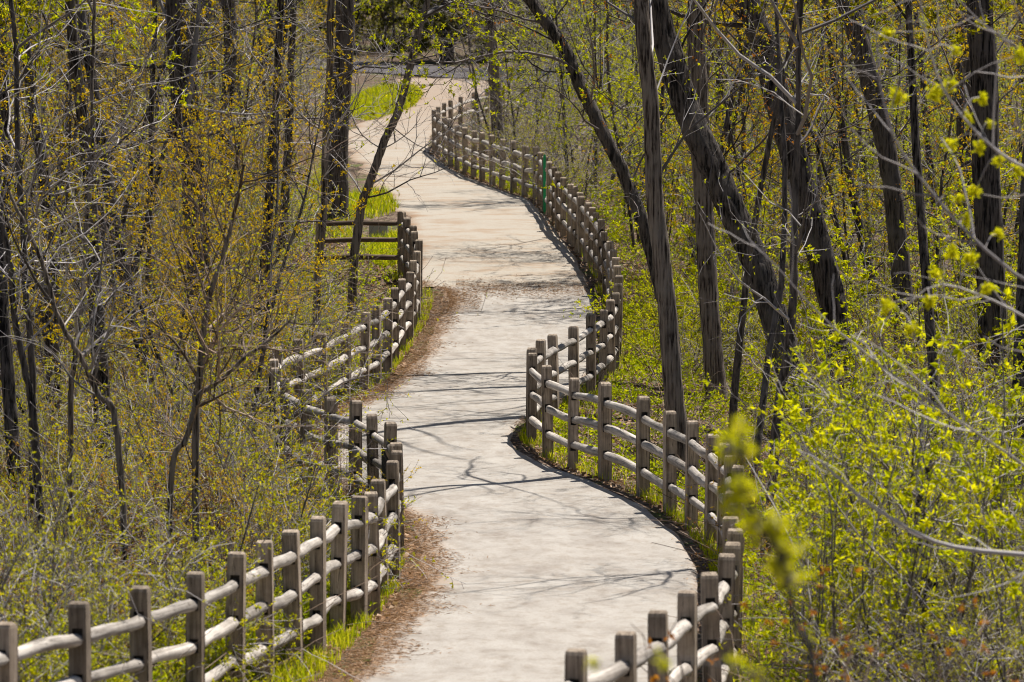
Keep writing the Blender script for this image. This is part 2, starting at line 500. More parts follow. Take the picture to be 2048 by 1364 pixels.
def grow(P, R, n, t0, t1, L, ang, npts, rmax, grav, wander, r, rtip=0.25, bias=None, short=0.0):
    """n children on every parent polyline. L, ang: (lo, hi)"""
    m, k, _ = P.shape
    pi = np.repeat(np.arange(m), n)
    q = len(pi)
    t = t0 + (t1 - t0) * ((np.tile(np.arange(n), m) + r.random(q)) / n)
    f = t * (k - 1)
    i = np.clip(f.astype(int), 0, k - 2); u = (f - i)[:, None]
    p = P[pi, i] * (1 - u) + P[pi, i + 1] * u
    pr = R[pi, i] * (1 - u[:, 0]) + R[pi, i + 1] * u[:, 0]
    T = nrm(P[pi, i + 1] - P[pi, i])
    w = r.normal(size=(q, 3))
    w = nrm(w - (w * T).sum(1, keepdims=True) * T)
    a = np.radians(ang[0] + (ang[1] - ang[0]) * r.random(q))[:, None]
    D = np.cos(a) * T + np.sin(a) * w
    if bias is not None:
        D = nrm(D + np.asarray(bias) * r.random((q, 1)))
    ln = (L[0] + (L[1] - L[0]) * r.random(q)) * (1 - short * t)
    step = (ln / (npts - 1))[:, None]
    out = np.empty((q, npts, 3)); out[:, 0] = p
    g = np.array([0, 0, grav])
    for j in range(1, npts):
        D = nrm(D + wander * r.normal(size=(q, 3)) + g)
        out[:, j] = out[:, j - 1] + D * step
    r0 = np.minimum(pr * 0.75, rmax * (0.6 + 0.7 * r.random(q)))
    rad = r0[:, None] * np.linspace(1, rtip, npts)[None]
    return out, rad

def leaves(P, n, t0, t1, size, r, per=1, droop=0.3, spread=1.0, aspect=0.5, tlo=0.0, thi=1.0):
    """leaves (or clusters of `per`) on polylines P; returns verts, tris, tint"""
    m, k, _ = P.shape
    pi = np.repeat(np.arange(m), n)
    q = len(pi)
    f = (t0 + (t1 - t0) * r.random(q)) * (k - 1)
    i = np.clip(f.astype(int), 0, k - 2); u = (f - i)[:, None]
    p = P[pi, i] * (1 - u) + P[pi, i + 1] * u
    T = nrm(P[pi, i + 1] - P[pi, i])
    ctint = r.random(q)
    p = np.repeat(p, per, 0); T = np.repeat(T, per, 0); ctint = np.repeat(ctint, per)
    q = len(p)
    D = nrm(0.6 * T + spread * r.normal(size=(q, 3)) + np.array([0, 0, -droop]))
    w = nrm(np.cross(D, r.normal(size=(q, 3))))
    up = np.cross(w, D)
    s = (size[0] + (size[1] - size[0]) * r.random(q))[:, None]
    h = s * aspect * 0.5
    v = np.stack([p, p + D * s * 0.45 + w * h + up * s * 0.1, p + D * s - up * s * 0.12, p + D * s * 0.45 - w * h + up * s * 0.1], 1)
    b = np.arange(q)[:, None] * 4
    tri = np.concatenate([b + np.array([[0, 1, 2]]), b + np.array([[0, 2, 3]])], 1).reshape(-1, 3)
    tint = np.clip(tlo + (thi - tlo) * (0.55 * ctint + 0.45 * r.random(q)), 0, 1)
    return v.reshape(-1, 3), tri, np.repeat(tint, 2)

# ------------------------------------------------------------------ setting: ground, path, road
def grid_sheet(name, xs, ys, zfun, mat, edges=None):
    X, Y = np.meshgrid(xs, ys)
    Z = zfun(X, Y)
    v = np.stack([X, Y, Z], -1).reshape(-1, 3)
    ny, nx = X.shape
    i = np.arange(ny * nx).reshape(ny, nx)
    f = np.stack([i[:-1, :-1], i[:-1, 1:], i[1:, 1:], i[1:, :-1]], -1).reshape(-1, 4)
    me = raw_mesh(name, [(v, f, 0, None)], [mat])
    return link(name, me)

gx = np.concatenate([np.array([-400, -200, -120, -80, -60, -45]), np.arange(-34, 34.1, 0.4), np.array([45, 60, 80, 120, 200, 400])])
gy = np.concatenate([np.array([-60, -20, 0, 10]), np.arange(16, 150, 0.4), np.arange(150, 300, 1.5), np.array([320, 350, 400, 480, 600, 900, 1400])])
g = grid_sheet('ground', gx, gy, lambda x, y: ground(x, y), M_GROUND)
tag(g, 'brown leaf littered woodland ground on both sides of the path', kind='structure')

def strip(name, lf, rf, d0, d1, lift, mat, nl=28, step=0.3, rag=0.10):
    ds = np.arange(d0, d1, step)
    ds = np.append(ds, d1)
    l = lf(ds) - 0.25; r_ = rf(ds) - 0.03
    l = l + rag * fnoise(ds, ds * 0, 1.3, 3); r_ = r_ + 0.3 * rag * fnoise(ds, ds * 0, 1.1, 5)
    t = np.linspace(0, 1, nl)
    X = l[:, None] * (1 - t) + r_[:, None] * t
    Y = np.repeat(ds[:, None], nl, 1)
    Z = zpath(Y) + lift + 0.012 * fnoise(X, Y, 0.9, 9)
    Z[:, 0] -= 0.09; Z[:, 1] -= 0.012; Z[:, -1] -= 0.07
    v = np.stack([X, Y, Z], -1).reshape(-1, 3)
    i = np.arange(len(ds) * nl).reshape(len(ds), nl)
    f = np.stack([i[:-1, :-1], i[:-1, 1:], i[1:, 1:], i[1:, :-1]], -1).reshape(-1, 4)
    me = raw_mesh(name, [(v, f, 0, None)], [mat])
    e = np.minimum((X - l[:, None]), (r_[:, None] - X) * 2.2 + 0.12)
    a = me.attributes.new('edge', 'FLOAT', 'POINT')
    a.data.foreach_set('value', e.reshape(-1).astype(np.float32))
    return tag(link(name, me), kind='structure')

pp = strip('path', path_l, path_r, 24.0, D_SEAM - 0.02, 0.034, M_PAVE)
tag(pp, 'pale grey paved footpath winding between two timber fences')
gp = strip('path', path_l, path_r, D_SEAM + 0.01, 205.0, 0.030, M_GRAVEL, step=0.4, rag=0.2)
tag(gp, 'tan stone dust path bending left beyond the paving')

rs = np.arange(-40, 40.1, 1.0)
rx = np.linspace(0, 1, 10)
def road_mid(x):
    return 219 - 2.0 * np.clip(x + 6, -6, 9) + 0.0 * x
RX, RT = np.meshgrid(rs, rx)
RY = road_mid(RX) + (RT - 0.5) * 14
v = np.stack([RX, RY, np.maximum(zpath(RY), ground(RX, RY)) + 0.06], -1).reshape(-1, 3)
i = np.arange(RX.size).reshape(RX.shape)
f = np.stack([i[:-1, :-1], i[:-1, 1:], i[1:, 1:], i[1:, :-1]], -1).reshape(-1, 4)
rd = link('road', raw_mesh('road', [(v, f, 0, None)], [M_ASPH]))
tag(rd, 'grey asphalt road crossing in shade beyond the path', kind='structure')

# ------------------------------------------------------------------ fences
def post_mesh(seed):
    """square cedar post, clipped top corners, three mortises on the two rail faces"""
    r = np.random.default_rng(seed)
    w = 0.063; H = POST_H
    V, Fq, Ft, mat = [], [], [], []
    def q(a, b, c, d, m=0):
        i0 = len(V); V.extend([a, b, c, d]); Fq.append((i0, i0 + 1, i0 + 2, i0 + 3)); mat.append(m)
    ch = 0.040
    # faces along +-y (broad faces); x is the rail direction
    for s in (-1, 1):
        y = s * w
        q((-w, y, -0.3), (w, y, -0.3), (w, y, H - ch), (-w, y, H - ch))
        q((-w, y, H - ch), (w, y, H - ch), (w - 0.011, y * 0.97, H - 0.016), (-w + 0.011, y * 0.97, H - 0.016))
        q((-w + 0.011, y * 0.97, H - 0.016), (w - 0.011, y * 0.97, H - 0.016), (w - ch, y * 0.84, H), (-w + ch, y * 0.84, H))
    q((-w + ch, -w * 0.84, H), (w - ch, -w * 0.84, H), (w - ch, w * 0.84, H), (-w + ch, w * 0.84, H))
    for s in (-1, 1):
        x = s * w
        q((x, -w, H - ch), (x, w, H - ch), (x - s * 0.011, w * 0.97, H - 0.016), (x - s * 0.011, -w * 0.97, H - 0.016))
        q((x - s * 0.011, -w * 0.97, H - 0.016), (x - s * 0.011, w * 0.97, H - 0.016), (x - s * ch, w * 0.84, H), (x - s * ch, -w * 0.84, H))
        z = -0.3
        hw = 0.036
        for zc in (0.31, 0.645, 0.965):
            a, b = zc - 0.050, zc + 0.056
            q((x, -w, z), (x, w, z), (x, w, a), (x, -w, a))
            q((x, -w, a), (x, -hw, a), (x, -hw, b), (x, -w, b))
            q((x, hw, a), (x, w, a), (x, w, b), (x, hw, b))
            xi = x - s * 0.05
            q((x, -hw, a), (x, hw, a), (xi, hw, a), (xi, -hw, a), 1)
            q((x, -hw, b), (x, hw, b), (xi, hw, b), (xi, -hw, b), 1)
            q((x, -hw, a), (x, -hw, b), (xi, -hw, b), (xi, -hw, a), 1)
            q((x, hw, a), (x, hw, b), (xi, hw, b), (xi, hw, a), 1)
            q((xi, -hw, a), (xi, hw, a), (xi, hw, b), (xi, -hw, b), 1)
            z = b
        q((x, -w, z), (x, w, z), (x, w, H - ch), (x, -w, H - ch))
    V = np.array(V)
    V[:, 0] += 0.004 * np.sin(V[:, 2] * 5 + seed); V[:, 1] += 0.004 * np.cos(V[:, 2] * 4 + seed * 2)
    V[:, 2] += 0.012 * (V[:, 2] > 1.1) * (r.random() - 0.3 + 1.2 * V[:, 0] * (r.random() - 0.5) / w)
    Fq = np.array(Fq); mat = np.array(mat)
    sel0, sel1 = Fq[mat == 0], Fq[mat == 1]
    ch_ = [(V, sel0, 0, None)]
    me = raw_mesh('post', ch_ + [(V, sel1, 1, None)], [M_POST, M_HOLE], smooth=False)
    return me

def rail_mesh(seed):
    """peeled cedar pole of unit length, tapered to a tenon at both ends, a little crooked"""
    r = np.random.default_rng(seed + 50)
    n, s = 13, 8
    t = np.linspace(0, 1, n)
    bow = (r.random() - 0.5) * 0.04; bow2 = (r.random() - 0.45) * 0.03
    P = np.stack([t, bow * np.sin(math.pi * t) + 0.006 * np.sin(9 * t + seed), bow2 * np.sin(math.pi * t) + 0.006 * np.cos(7 * t + seed)], -1)[None]
    rad = np.where((t < 0.03) | (t > 0.97), 0.034, np.where((t < 0.08) | (t > 0.92), 0.044, 0.051)) * (1 + 0.05 * np.sin(6 * t + 2 * seed)) + 0.004 * (r.random() - 0.5)
    v, f, tn = tubes(P, rad[None], s, ridge=0.03)

    me = raw_mesh('rail', [(v, f, 0, None)], [M_RAIL])
    return me

POSTS = [post_mesh(k) for k in range(7)]
RAILS = [rail_mesh(k) for k in range(12)]
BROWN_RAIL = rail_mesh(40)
BROWN_RAIL.materials[0] = wood_mat('rail_dark_brown', (0.06, 0.042, 0.03), (0.16, 0.115, 0.085), 0, 30.0)  # darker brown rail colour, used on the last span of the left fence

def fence(pts, label, r, brown=0):
    root = empty('fence', tuple(pts[0]))
    tag(root, label, 'fence')
    n = len(pts)
    base = Vector(pts[0])
    zs = [float(p[2]) for p in pts]
    yaw = []
    for k in range(n):
        a = pts[max(k - 1, 0)]; b = pts[min(k + 1, n - 1)]
        yaw.append(math.atan2(b[1] - a[1], b[0] - a[0]))
    dz = r.normal(size=n) * 0.012
    for k in range(n):
        o = link('post', POSTS[int(r.integers(len(POSTS)))], root)
        o.location = Vector(pts[k]) - base + Vector((0, 0, dz[k]))
        # posts stand with the broad face across the line, a little out of true
        o.rotation_euler = (r.normal() * 0.015, r.normal() * 0.015, yaw[k] + r.normal() * 0.09)
        w_ = 0.94 + 0.14 * r.random()
        o.scale = (w_, 0.94 + 0.14 * r.random(), 0.985 + 0.04 * r.random())
    for k in range(n - 1):
        for zc in (0.31, 0.645, 0.965):
            a = Vector(pts[k]) + Vector((0, 0, zc + dz[k] + r.normal() * 0.010))
            b = Vector(pts[k + 1]) + Vector((0, 0, zc + dz[k + 1] + r.normal() * 0.010))
            d = b - a
            u = d.normalized()
            a2 = a - u * 0.02; b2 = b + u * 0.02
            L = (b2 - a2).length
            o = link('rail', RAILS[int(r.integers(len(RAILS)))], root)
            q = u.to_track_quat('X', 'Z')
            o.rotation_mode = 'QUATERNION'
            o.rotation_quaternion = q
            o.location = a2 - base
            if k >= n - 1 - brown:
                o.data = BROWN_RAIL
            k_ = 0.92 + 0.16 * r.random()
            o.scale = (L, k_, k_)
    return root

fr = np.random.default_rng(21)
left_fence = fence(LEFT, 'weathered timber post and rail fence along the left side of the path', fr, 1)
right_fence = fence(RIGHT, 'long weathered timber post and rail fence along the right side of the path', fr)

def wire_mesh(pts, root, off):
    """welded wire netting stapled to the outside of the rails, one sheet between each two posts"""
    for k in range(len(pts) - 1):
        a, b = np.array(pts[k]), np.array(pts[k + 1])
        u = nrm(b - a); nrmv = np.array([-u[1], u[0], 0]) * off
        L = np.linalg.norm(b - a)
        base = np.array(pts[0])
        vs = []
        for s in np.arange(0.02, L, 0.05):
            p = a + u * s + nrmv - base
            vs.append([p + [0, 0, 0.03], p + [0, 0, 1.0]])
        for h in np.arange(0.04, 1.0, 0.10):
            vs.append([a + nrmv - base + [0, 0, h], b + nrmv - base + [0, 0, h]])
        P = np.array(vs)
        v, f, t = tubes(P, np.full(P.shape[:2], 0.0014), 3)
        tag(link('wire_mesh', raw_mesh('wire_mesh', [(v, f, 0, None)], [M_WIRE]), root), kind='stuff')
wire_mesh(LEFT[7:29], left_fence, 0.085)
for o in left_fence.children:
    if o.name.startswith('wire_mesh'):
        o.location = Vector(LEFT[7]) - Vector(LEFT[0])


# ------------------------------------------------------------------ small fixtures
def box_chunk(c, h, m=0, rot=0.0, bev=0.0):
    x, y, z = h
    v = np.array([[sx * x, sy * y, sz * z] for sz in (-1, 1) for sx, sy in ((-1, -1), (1, -1), (1, 1), (-1, 1))], float)
    if rot:
        ca, sa = math.cos(rot), math.sin(rot)
        v[:, :2] = v[:, :2] @ np.array([[ca, sa], [-sa, ca]])
    f = np.array([[0, 3, 2, 1], [4, 5, 6, 7], [0, 1, 5, 4], [1, 2, 6, 5], [2, 3, 7, 6], [3, 0, 4, 7]])
    return (v + np.asarray(c), f, m, None)

p = on_path(1089, 316, 1.2)
stake = link('marker_stake', raw_mesh('marker_stake', [
    box_chunk((0, 0, 0.62), (0.030, 0.006, 0.66)), box_chunk((0.0, 0.012, 0.62), (0.008, 0.010, 0.655)),
    box_chunk((0, 0, 1.285), (0.020, 0.005, 0.012))], [M_GREENP], False), None, (p[0], p[1] - 0.14, p[2] - 0.02))
tag(stake, 'thin bright green marker stake standing against the far right fence', 'marker')

# leaning pale pole by the road, seen through the branches
b = at(1135, 215, 172); t = at(1108, 60, 172)
b[2] = float(ground(b[0], b[1]))
pole = link('pole', raw_mesh('pole', [tubes(np.array([[b - b, (t - b) * 0.5, (t - b) * 1.0]]), np.array([[0.085, 0.08, 0.07]]), 10)[:2] + (0, None)], [M_GALV]), None, tuple(b))
tag(pole, 'pale blue grey leaning pole behind the twigs near the road', 'pole')

# grey block on the verge behind the left fence
b = on_path(757, 480)
c = [box_chunk((0, 0, 0.14), (0.19, 0.12, 0.2)), box_chunk((0, 0, 0.345), (0.165, 0.10, 0.012)), box_chunk((0.0, 0, 0.0), (0.21, 0.14, 0.05), 0)]
blk = link('stone_block', raw_mesh('stone_block', c, [M_STONE], False), None, (b[0], b[1], float(ground(b[0], b[1]))))
tag(blk, 'small pale grey stone block on the grass behind the left fence rails', 'stone')

# low roadside barrier at the far right end
b = on_path(1090, 168)
root = empty('guard_rail', (float(b[0]), float(b[1]), float(zpath(b[1]))))
tag(root, 'low grey guard rail beside the far road, behind the right fence', 'guard rail')
link('beam', raw_mesh('beam', [box_chunk((0.6, 0, 0.52), (3.2, 0.03, 0.13)), box_chunk((0.6, -0.04, 0.58), (3.2, 0.02, 0.03)), box_chunk((0.6, -0.04, 0.46), (3.2, 0.02, 0.03))], [M_GALV], False), root)
pm = raw_mesh('post', [box_chunk((0, 0.06, 0.26), (0.06, 0.05, 0.36))], [M_POST], False)
for k in range(4):
    link('post', pm, root, (-2.0 + 1.75 * k, 0, 0))

# ------------------------------------------------------------------ trees with a trunk of their own
def make_tree(label, ctrl, widths, d, mat, twig, leafm, seed, sides=16, top=7.0, limbs=9, twigs=9, leafn=5, lsize=(0.03, 0.05), per=1,
              tl=(0.12, 0.98), limbL=(1.5, 3.8), name='tree', extra=None, group=None, cat='tree', ridge=0.035, depth_lean=0.0, droop=0.3, limbup=0.10, tw2=(0.4, 1.5), tw3=(0.15, 0.55)):
    """ctrl: trunk centre line in the photo from the foot up, at distance d; it goes on above the frame by `top` metres"""
    r = np.random.default_rng(seed)
    n = len(ctrl)
    pts = [at(x, y, d + depth_lean * k) for k, (x, y) in enumerate(ctrl)]
    pts[0][2] = float(ground(pts[0][0], pts[0][1])) - 0.15
    w = [wi * d / F * 0.5 for wi in widths]
    if top > 0:
        u = nrm(pts[-1] - pts[-2])
        for k in (0.33, 0.66, 1.0):
            u = nrm(u + np.array([0.10 * r.normal(), 0.10 * r.normal(), 0.18]))
            pts.append(pts[-1] + u * top / 3)
            w.append(w[n - 1] * (1 - 0.8 * k))
    foot = pts[0].copy()
    pts = np.array(pts) - foot
    m = max(24, 8 * len(pts))
    P = spline(pts, m)[None]
    R = np.interp(np.linspace(0, len(w) - 1, m), np.arange(len(w)), w)
    h = P[0, :, 2]
    R = (R * (1 + 0.5 * np.exp(-np.maximum(h, 0) / 0.22)))[None]
    P = P + 0.004 * r.normal(size=P.shape) + 0.012 * np.sin(np.arange(m)[None, :, None] * np.array([0.31, 0.23, 0.0]) + seed)
    root = empty(name, tuple(foot))
    tag(root, label, cat, group)
    v, f, _ = tubes(P, R, sides, ridge)
    link('trunk', raw_mesh('trunk', [(v, f, 0, None)], [mat]), root)
    ch = []
    L1, R1 = grow(P, R, limbs, tl[0], tl[1], limbL, (45, 85), 9, 0.017, limbup, 0.16, r, 0.2)
    if extra:
        for e, er in extra:
            ep = np.array([at(x, y, d + dd) for x, y, dd in e]) - foot
            ep = spline(ep, 9)
            L1 = np.concatenate([L1, ep[None]]); R1 = np.concatenate([R1, (er * np.linspace(1, 0.25, 9))[None]])
    if top > 3:
        H1, HR1 = grow(P, R, 9, 0.66, 0.97, (2.5, 5.5), (35, 75), 9, 0.036, 0.06, 0.13, r, 0.2)
        L1 = np.concatenate([L1, H1]); R1 = np.concatenate([R1, HR1])
    L2, R2 = grow(L1, R1, twigs, 0.12, 1.0, tw2, (25, 65), 6, 0.009, 0.03, 0.20, r, 0.35)
    L3, R3 = grow(L2, R2, 4, 0.2, 1.0, tw3, (25, 60), 4, 0.005, 0.02, 0.2, r, 0.5)
    R2 = np.maximum(R2, 0.0028); R3 = np.maximum(R3, 0.0022)
    for PP, RR, s in ((L1, R1, 6), (L2, R2, 3), (L3, R3, 3)):
        v, f, t = tubes(PP, RR, s)
        ch.append((v, f, 0, t))
    crown = link('crown', raw_mesh('crown', ch, [twig]), root)
    if leafn > 0:
        lv = leaves(L3, leafn, 0.25, 1.0, lsize, r, per, droop)
        link('foliage', raw_mesh('foliage', [(lv[0], lv[1], 0, lv[2])], [leafm], False), crown)
    return root

make_tree('curved dark tree arching left over the path from behind the right fence',
          [(1352, 745), (1335, 640), (1312, 540), (1278, 430), (1245, 340), (1200, 258), (1168, 185), (1128, 100), (1060, 0)], [34, 28, 27, 27, 26, 26, 27, 26, 24], 80,
          MB_DARK, M_TWIGD, ML_GREEN, 101, 14, 5, 12, 9, 4, (0.04, 0.07), 3, (0.25, 0.95),
          extra=[([(1140, 130, 0), (1100, 113, -0.3), (1040, 103, -0.6), (985, 106, -0.9), (930, 122, -1.1), (880, 125, -1.3), (838, 108, -1.5), (800, 85, -1.6)], 0.032),
                 ([(930, 122, -1.1), (905, 140, -1.2), (870, 160, -1.3), (850, 195, -1.4)], 0.014)])
make_tree('reddish brown trunk standing just behind the far corner of the right fence',
          [(1000, 330), (994, 250), (988, 150), (982, 60), (976, -20)], [30, 27, 25, 24, 22], 131, MB_BROWN, M_TWIG, ML_RUST, 130, 12, 6, 12, 8, 1, tl=(0.1, 0.98), limbL=(0.8, 2.2))
make_tree('straight brown barked tree just behind the right fence, tallest in clear view',
          [(1368, 945), (1355, 850), (1336, 660), (1318, 480), (1306, 330), (1297, 180), (1284, 0)], [42, 38, 36, 34, 32, 30, 28], 63.5,
          MB_BROWN, M_TWIG, ML_GREEN, 102, 18, 7, 9, 7, 2, (0.03, 0.05), 2, (0.4, 0.98))
make_tree('thick black leaning trunk behind the straight brown tree, right of the path',
          [(1625, 830), (1565, 690), (1522, 560), (1478, 450), (1430, 350), (1386, 250), (1345, 130), (1308, 0)], [60, 53, 53, 54, 54, 53, 50, 46], 73,
          MB_DARK, M_TWIGD, ML_RUST, 103, 22, 7, 11, 8, 3, (0.03, 0.05), 2, (0.35, 0.98), ridge=0.055)
make_tree('second thick black leaning trunk, right of the first and parallel to it',
          [(1700, 780), (1672, 650), (1650, 550), (1622, 440), (1590, 325), (1560, 215), (1530, 100), (1494, 0)], [62, 54, 54, 54, 53, 53, 50, 46], 79,
          MB_DARK, M_TWIGD, ML_GOLD, 104, 22, 7, 12, 9, 4, (0.03, 0.05), 2, (0.35, 0.98), ridge=0.055)
make_tree('dark forked trunk leaning slightly left, between the black leaning trunks and the right edge',
          [(1812, 740), (1806, 620), (1797, 490), (1784, 370), (1758, 235), (1730, 120), (1688, 0)], [44, 40, 38, 38, 40, 40, 36], 84,
          MB_GREY, M_TWIGD, ML_RUST, 105, 16, 6, 12, 9, 3, (0.03, 0.05), 1, (0.3, 0.98),
          extra=[([(1735, 130, 0), (1728, 60, 0.1), (1712, 0, 0.2), (1695, -80, 0.2)], 0.11)])
make_tree('thick dark upright trunk near the right edge of the view',
          [(1985, 760), (1980, 560), (1972, 330), (1966, 160), (1960, 0)], [60, 54, 52, 52, 50], 76, MB_DARK, M_TWIGD, ML_GOLD, 106, 18, 6, 8, 7, 1, ridge=0.05, tl=(0.3, 0.98))
make_tree('paler upright trunk close behind the thick dark trunk at the right edge',
          [(1940, 560), (1938, 330), (1936, 160), (1932, 0)], [52, 50, 48, 46], 96, MB_GREY, M_TWIGD, ML_GOLD, 107, 16, 6, 8, 7, 1, tl=(0.3, 0.98))
make_tree('upright brown trunk behind the black leaning trunk, right of the straight brown tree',
          [(1432, 800), (1424, 680), (1412, 520), (1404, 360), (1398, 200), (1392, 0)], [44, 40, 40, 40, 38, 36], 77, MB_BROWN, M_TWIG, ML_GREEN, 108, 16, 6, 8, 7, 2, tl=(0.3, 0.98))
make_tree('short dark trunk low in the bushes at the lower right',
          [(1868, 1340), (1856, 1230), (1842, 1130), (1838, 1060), (1846, 990), (1862, 920)], [54, 50, 46, 38, 24, 8], 43, MB_DARK, M_TWIG, ML_GREEN, 109, 14, 0, 8, 7, 2, tl=(0.4, 0.98), limbL=(0.8, 1.8))
make_tree('slim dark trunk standing in the undergrowth just right of the right fence',
          [(1532, 1120), (1536, 1040), (1545, 940), (1560, 800), (1580, 640), (1590, 480), (1592, 300)], [22, 20, 19, 18, 17, 15, 13], 53, MB_GREY, M_TWIG, ML_GREEN, 110, 10, 4, 9, 7, 2, tl=(0.3, 0.98), limbL=(0.8, 2.0))
make_tree('gnarled trunk with a bulge below its fork, in the left wood',
          [(398, 760), (394, 560), (390, 420), (388, 350), (378, 300), (362, 255), (356, 190), (350, 100), (344, 0)], [54, 50, 50, 52, 50, 38, 32, 30, 28], 82,
          MB_DARK, M_TWIG, ML_OLIVE, 111, 18, 6, 11, 9, 1, ridge=0.06, tl=(0.35, 0.98),
          extra=[([(366, 235, 0), (380, 170, 0), (392, 80, 0.1), (402, -40, 0.2)], 0.09), ([(388, 280, -0.2), (440, 262, -0.5), (520, 246, -0.8), (600, 236, -1.0), (680, 240, -1.2)], 0.035),
                 ([(350, 132, 0), (300, 134, -0.2), (230, 128, -0.3), (150, 126, -0.5)], 0.035), ([(366, 210, -0.1), (440, 224, -0.5), (520, 228, -0.8), (600, 212, -1.0)], 0.03)])
make_tree('dark upright trunk right of the gnarled forked tree in the left wood',
          [(446, 440), (446, 340), (452, 240), (459, 110), (456, 0)], [30, 26, 26, 28, 28], 107, MB_DARK, M_TWIG, ML_OLIVE, 112, 14, 6, 10, 8, 1, tl=(0.2, 0.98))
make_tree('thin straight trunk rising behind the left fence where it bulges out',
          [(622, 850), (630, 690), (638, 540), (646, 420), (652, 300), (658, 160), (664, 0)], [17, 15, 14, 14, 14, 14, 14], 75, MB_BROWN, M_TWIG, ML_GREEN, 113, 10, 5, 10, 8, 2, tl=(0.3, 0.98))
make_tree('pair of brown trunks beyond the far left fence corner, the thicker one',
          [(672, 430), (676, 300), (684, 160), (690, 0)], [42, 40, 38, 36], 106, MB_GREY, M_TWIG, ML_GREEN, 114, 14, 6, 12, 9, 1, tl=(0.15, 0.98))
make_tree('slender bare tree leaning right over the path from behind the left fence corner',
          [(704, 640), (707, 560), (712, 480), (722, 420), (738, 370), (765, 290), (794, 232), (815, 150), (838, 65), (862, -20)], [20, 18, 18, 18, 17, 16, 16, 15, 14, 12], 91,
          MB_BROWN, M_TWIG, ML_GREEN, 115, 12, 4, 9, 8, 0, tl=(0.35, 0.98),
          extra=[([(735, 395, 0), (775, 385, -0.4), (820, 360, -0.7), (870, 345, -1.0), (915, 325, -1.2)], 0.02), ([(740, 370, 0), (790, 340, -0.3), (840, 300, -0.6), (900, 260, -0.9), (940, 245, -1.1)], 0.02),
                 ([(760, 300, 0), (790, 285, -0.4), (820, 262, -0.7), (840, 238, -0.9)], 0.014), ([(730, 400, 0), (700, 350, 0), (650, 300, 0), (600, 280, 0)], 0.02)])
make_tree('dark slanting trunk at the left edge, nearest the frame',
          [(100, 960), (70, 860), (48, 740), (30, 620), (18, 520), (-5, 420), (-40, 300)], [18, 16, 14, 13, 12, 11, 10], 54, MB_DARK, M_TWIG, ML_OLIVE, 116, 10, 3, 9, 8, 2, tl=(0.2, 0.98), limbL=(0.8, 2.2))
make_tree('dark upright trunk beside the slanting one at the left edge',
          [(72, 950), (64, 800), (58, 650), (50, 540), (42, 420), (36, 250), (30, 100), (20, -40)], [17, 15, 14, 13, 12, 11, 10, 9], 57, MB_DARK, M_TWIG, ML_OLIVE, 117, 10, 4, 10, 8, 3, tl=(0.2, 0.98), limbL=(0.8, 2.6))
make_tree('slim leaning sapling stem slanting down to the right in the left thicket',
          [(262, 980), (232, 870), (198, 785), (165, 720), (125, 650), (95, 560), (60, 470), (20, 380)], [15, 13, 12, 11, 10, 9, 8, 6], 50, MB_BROWN, M_TWIG, ML_OLIVE, 118, 8, 0, 12, 7, 2, tl=(0.2, 0.98), limbL=(0.6, 1.8), name='sapling', ridge=0.02)
make_tree('thin brown sapling with a bend, left of centre in the left thicket',
          [(135, 900), (140, 820), (150, 730), (160, 620), (172, 500), (180, 360), (185, 200), (188, 60)], [13, 12, 11, 10, 10, 9, 8, 7], 56, MB_BROWN, M_TWIG, ML_OLIVE, 119, 8, 2, 10, 8, 2, tl=(0.2, 0.98), limbL=(0.8, 2.4), name='sapling', ridge=0.02)
make_tree('many branched pale sapling forking in the middle of the left thicket',
          [(385, 960), (392, 860), (398, 760), (406, 670), (425, 580), (448, 500), (470, 430), (485, 330)], [16, 15, 14, 13, 11, 9, 7, 5], 51, MB_BROWN, M_TWIGB, ML_OLIVE, 120, 8, 0, 8, 7, 2, tl=(0.25, 0.98), limbL=(0.6, 1.6), name='sapling', ridge=0.02,
          extra=[([(398, 760, 0), (355, 690, 0), (300, 640, 0.1), (250, 610, 0.2)], 0.02), ([(400, 740, 0), (440, 660, -0.1), (500, 600, -0.2), (560, 545, -0.2)], 0.02), ([(404, 690, 0), (380, 610, 0), (365, 540, 0), (340, 470, 0)], 0.018),
                 ([(415, 610, 0), (395, 540, 0), (380, 500, 0.1), (340, 440, 0.1)], 0.015)])
make_tree('second pale branching sapling, lower and nearer the left fence',
          [(330, 1060), (345, 960), (370, 880), (395, 800), (430, 770), (480, 725), (530, 690), (580, 640)], [13, 12, 11, 10, 9, 8, 6, 4], 49, MB_BROWN, M_TWIGB, ML_OLIVE, 121, 8, 0, 9, 7, 2, tl=(0.2, 0.98), limbL=(0.5, 1.4), name='sapling', ridge=0.02)
make_tree('dark thin tree left of the gnarled forked tree, upper left wood',
          [(296, 700), (298, 520), (300, 360), (305, 200), (308, 0)], [13, 12, 11, 11, 10], 84, MB_DARK, M_TWIG, ML_OLIVE, 122, 8, 5, 12, 9, 3, tl=(0.2, 0.98))
make_tree('dark trunk far up at the left edge of the wood',
          [(4, 500), (6, 300), (2, 150), (-4, 0)], [34, 30, 28, 26], 92, MB_DARK, M_TWIG, ML_GOLD, 123, 12, 5, 12, 9, 4, tl=(0.2, 0.98))
make_tree('slender dark tree among the gold leaves at the upper left corner',
          [(120, 520), (125, 340), (140, 180), (150, 0)], [20, 18, 16, 15], 98, MB_DARK, M_TWIGD, ML_GOLD, 124, 10, 5, 14, 9, 5, tl=(0.2, 0.98))

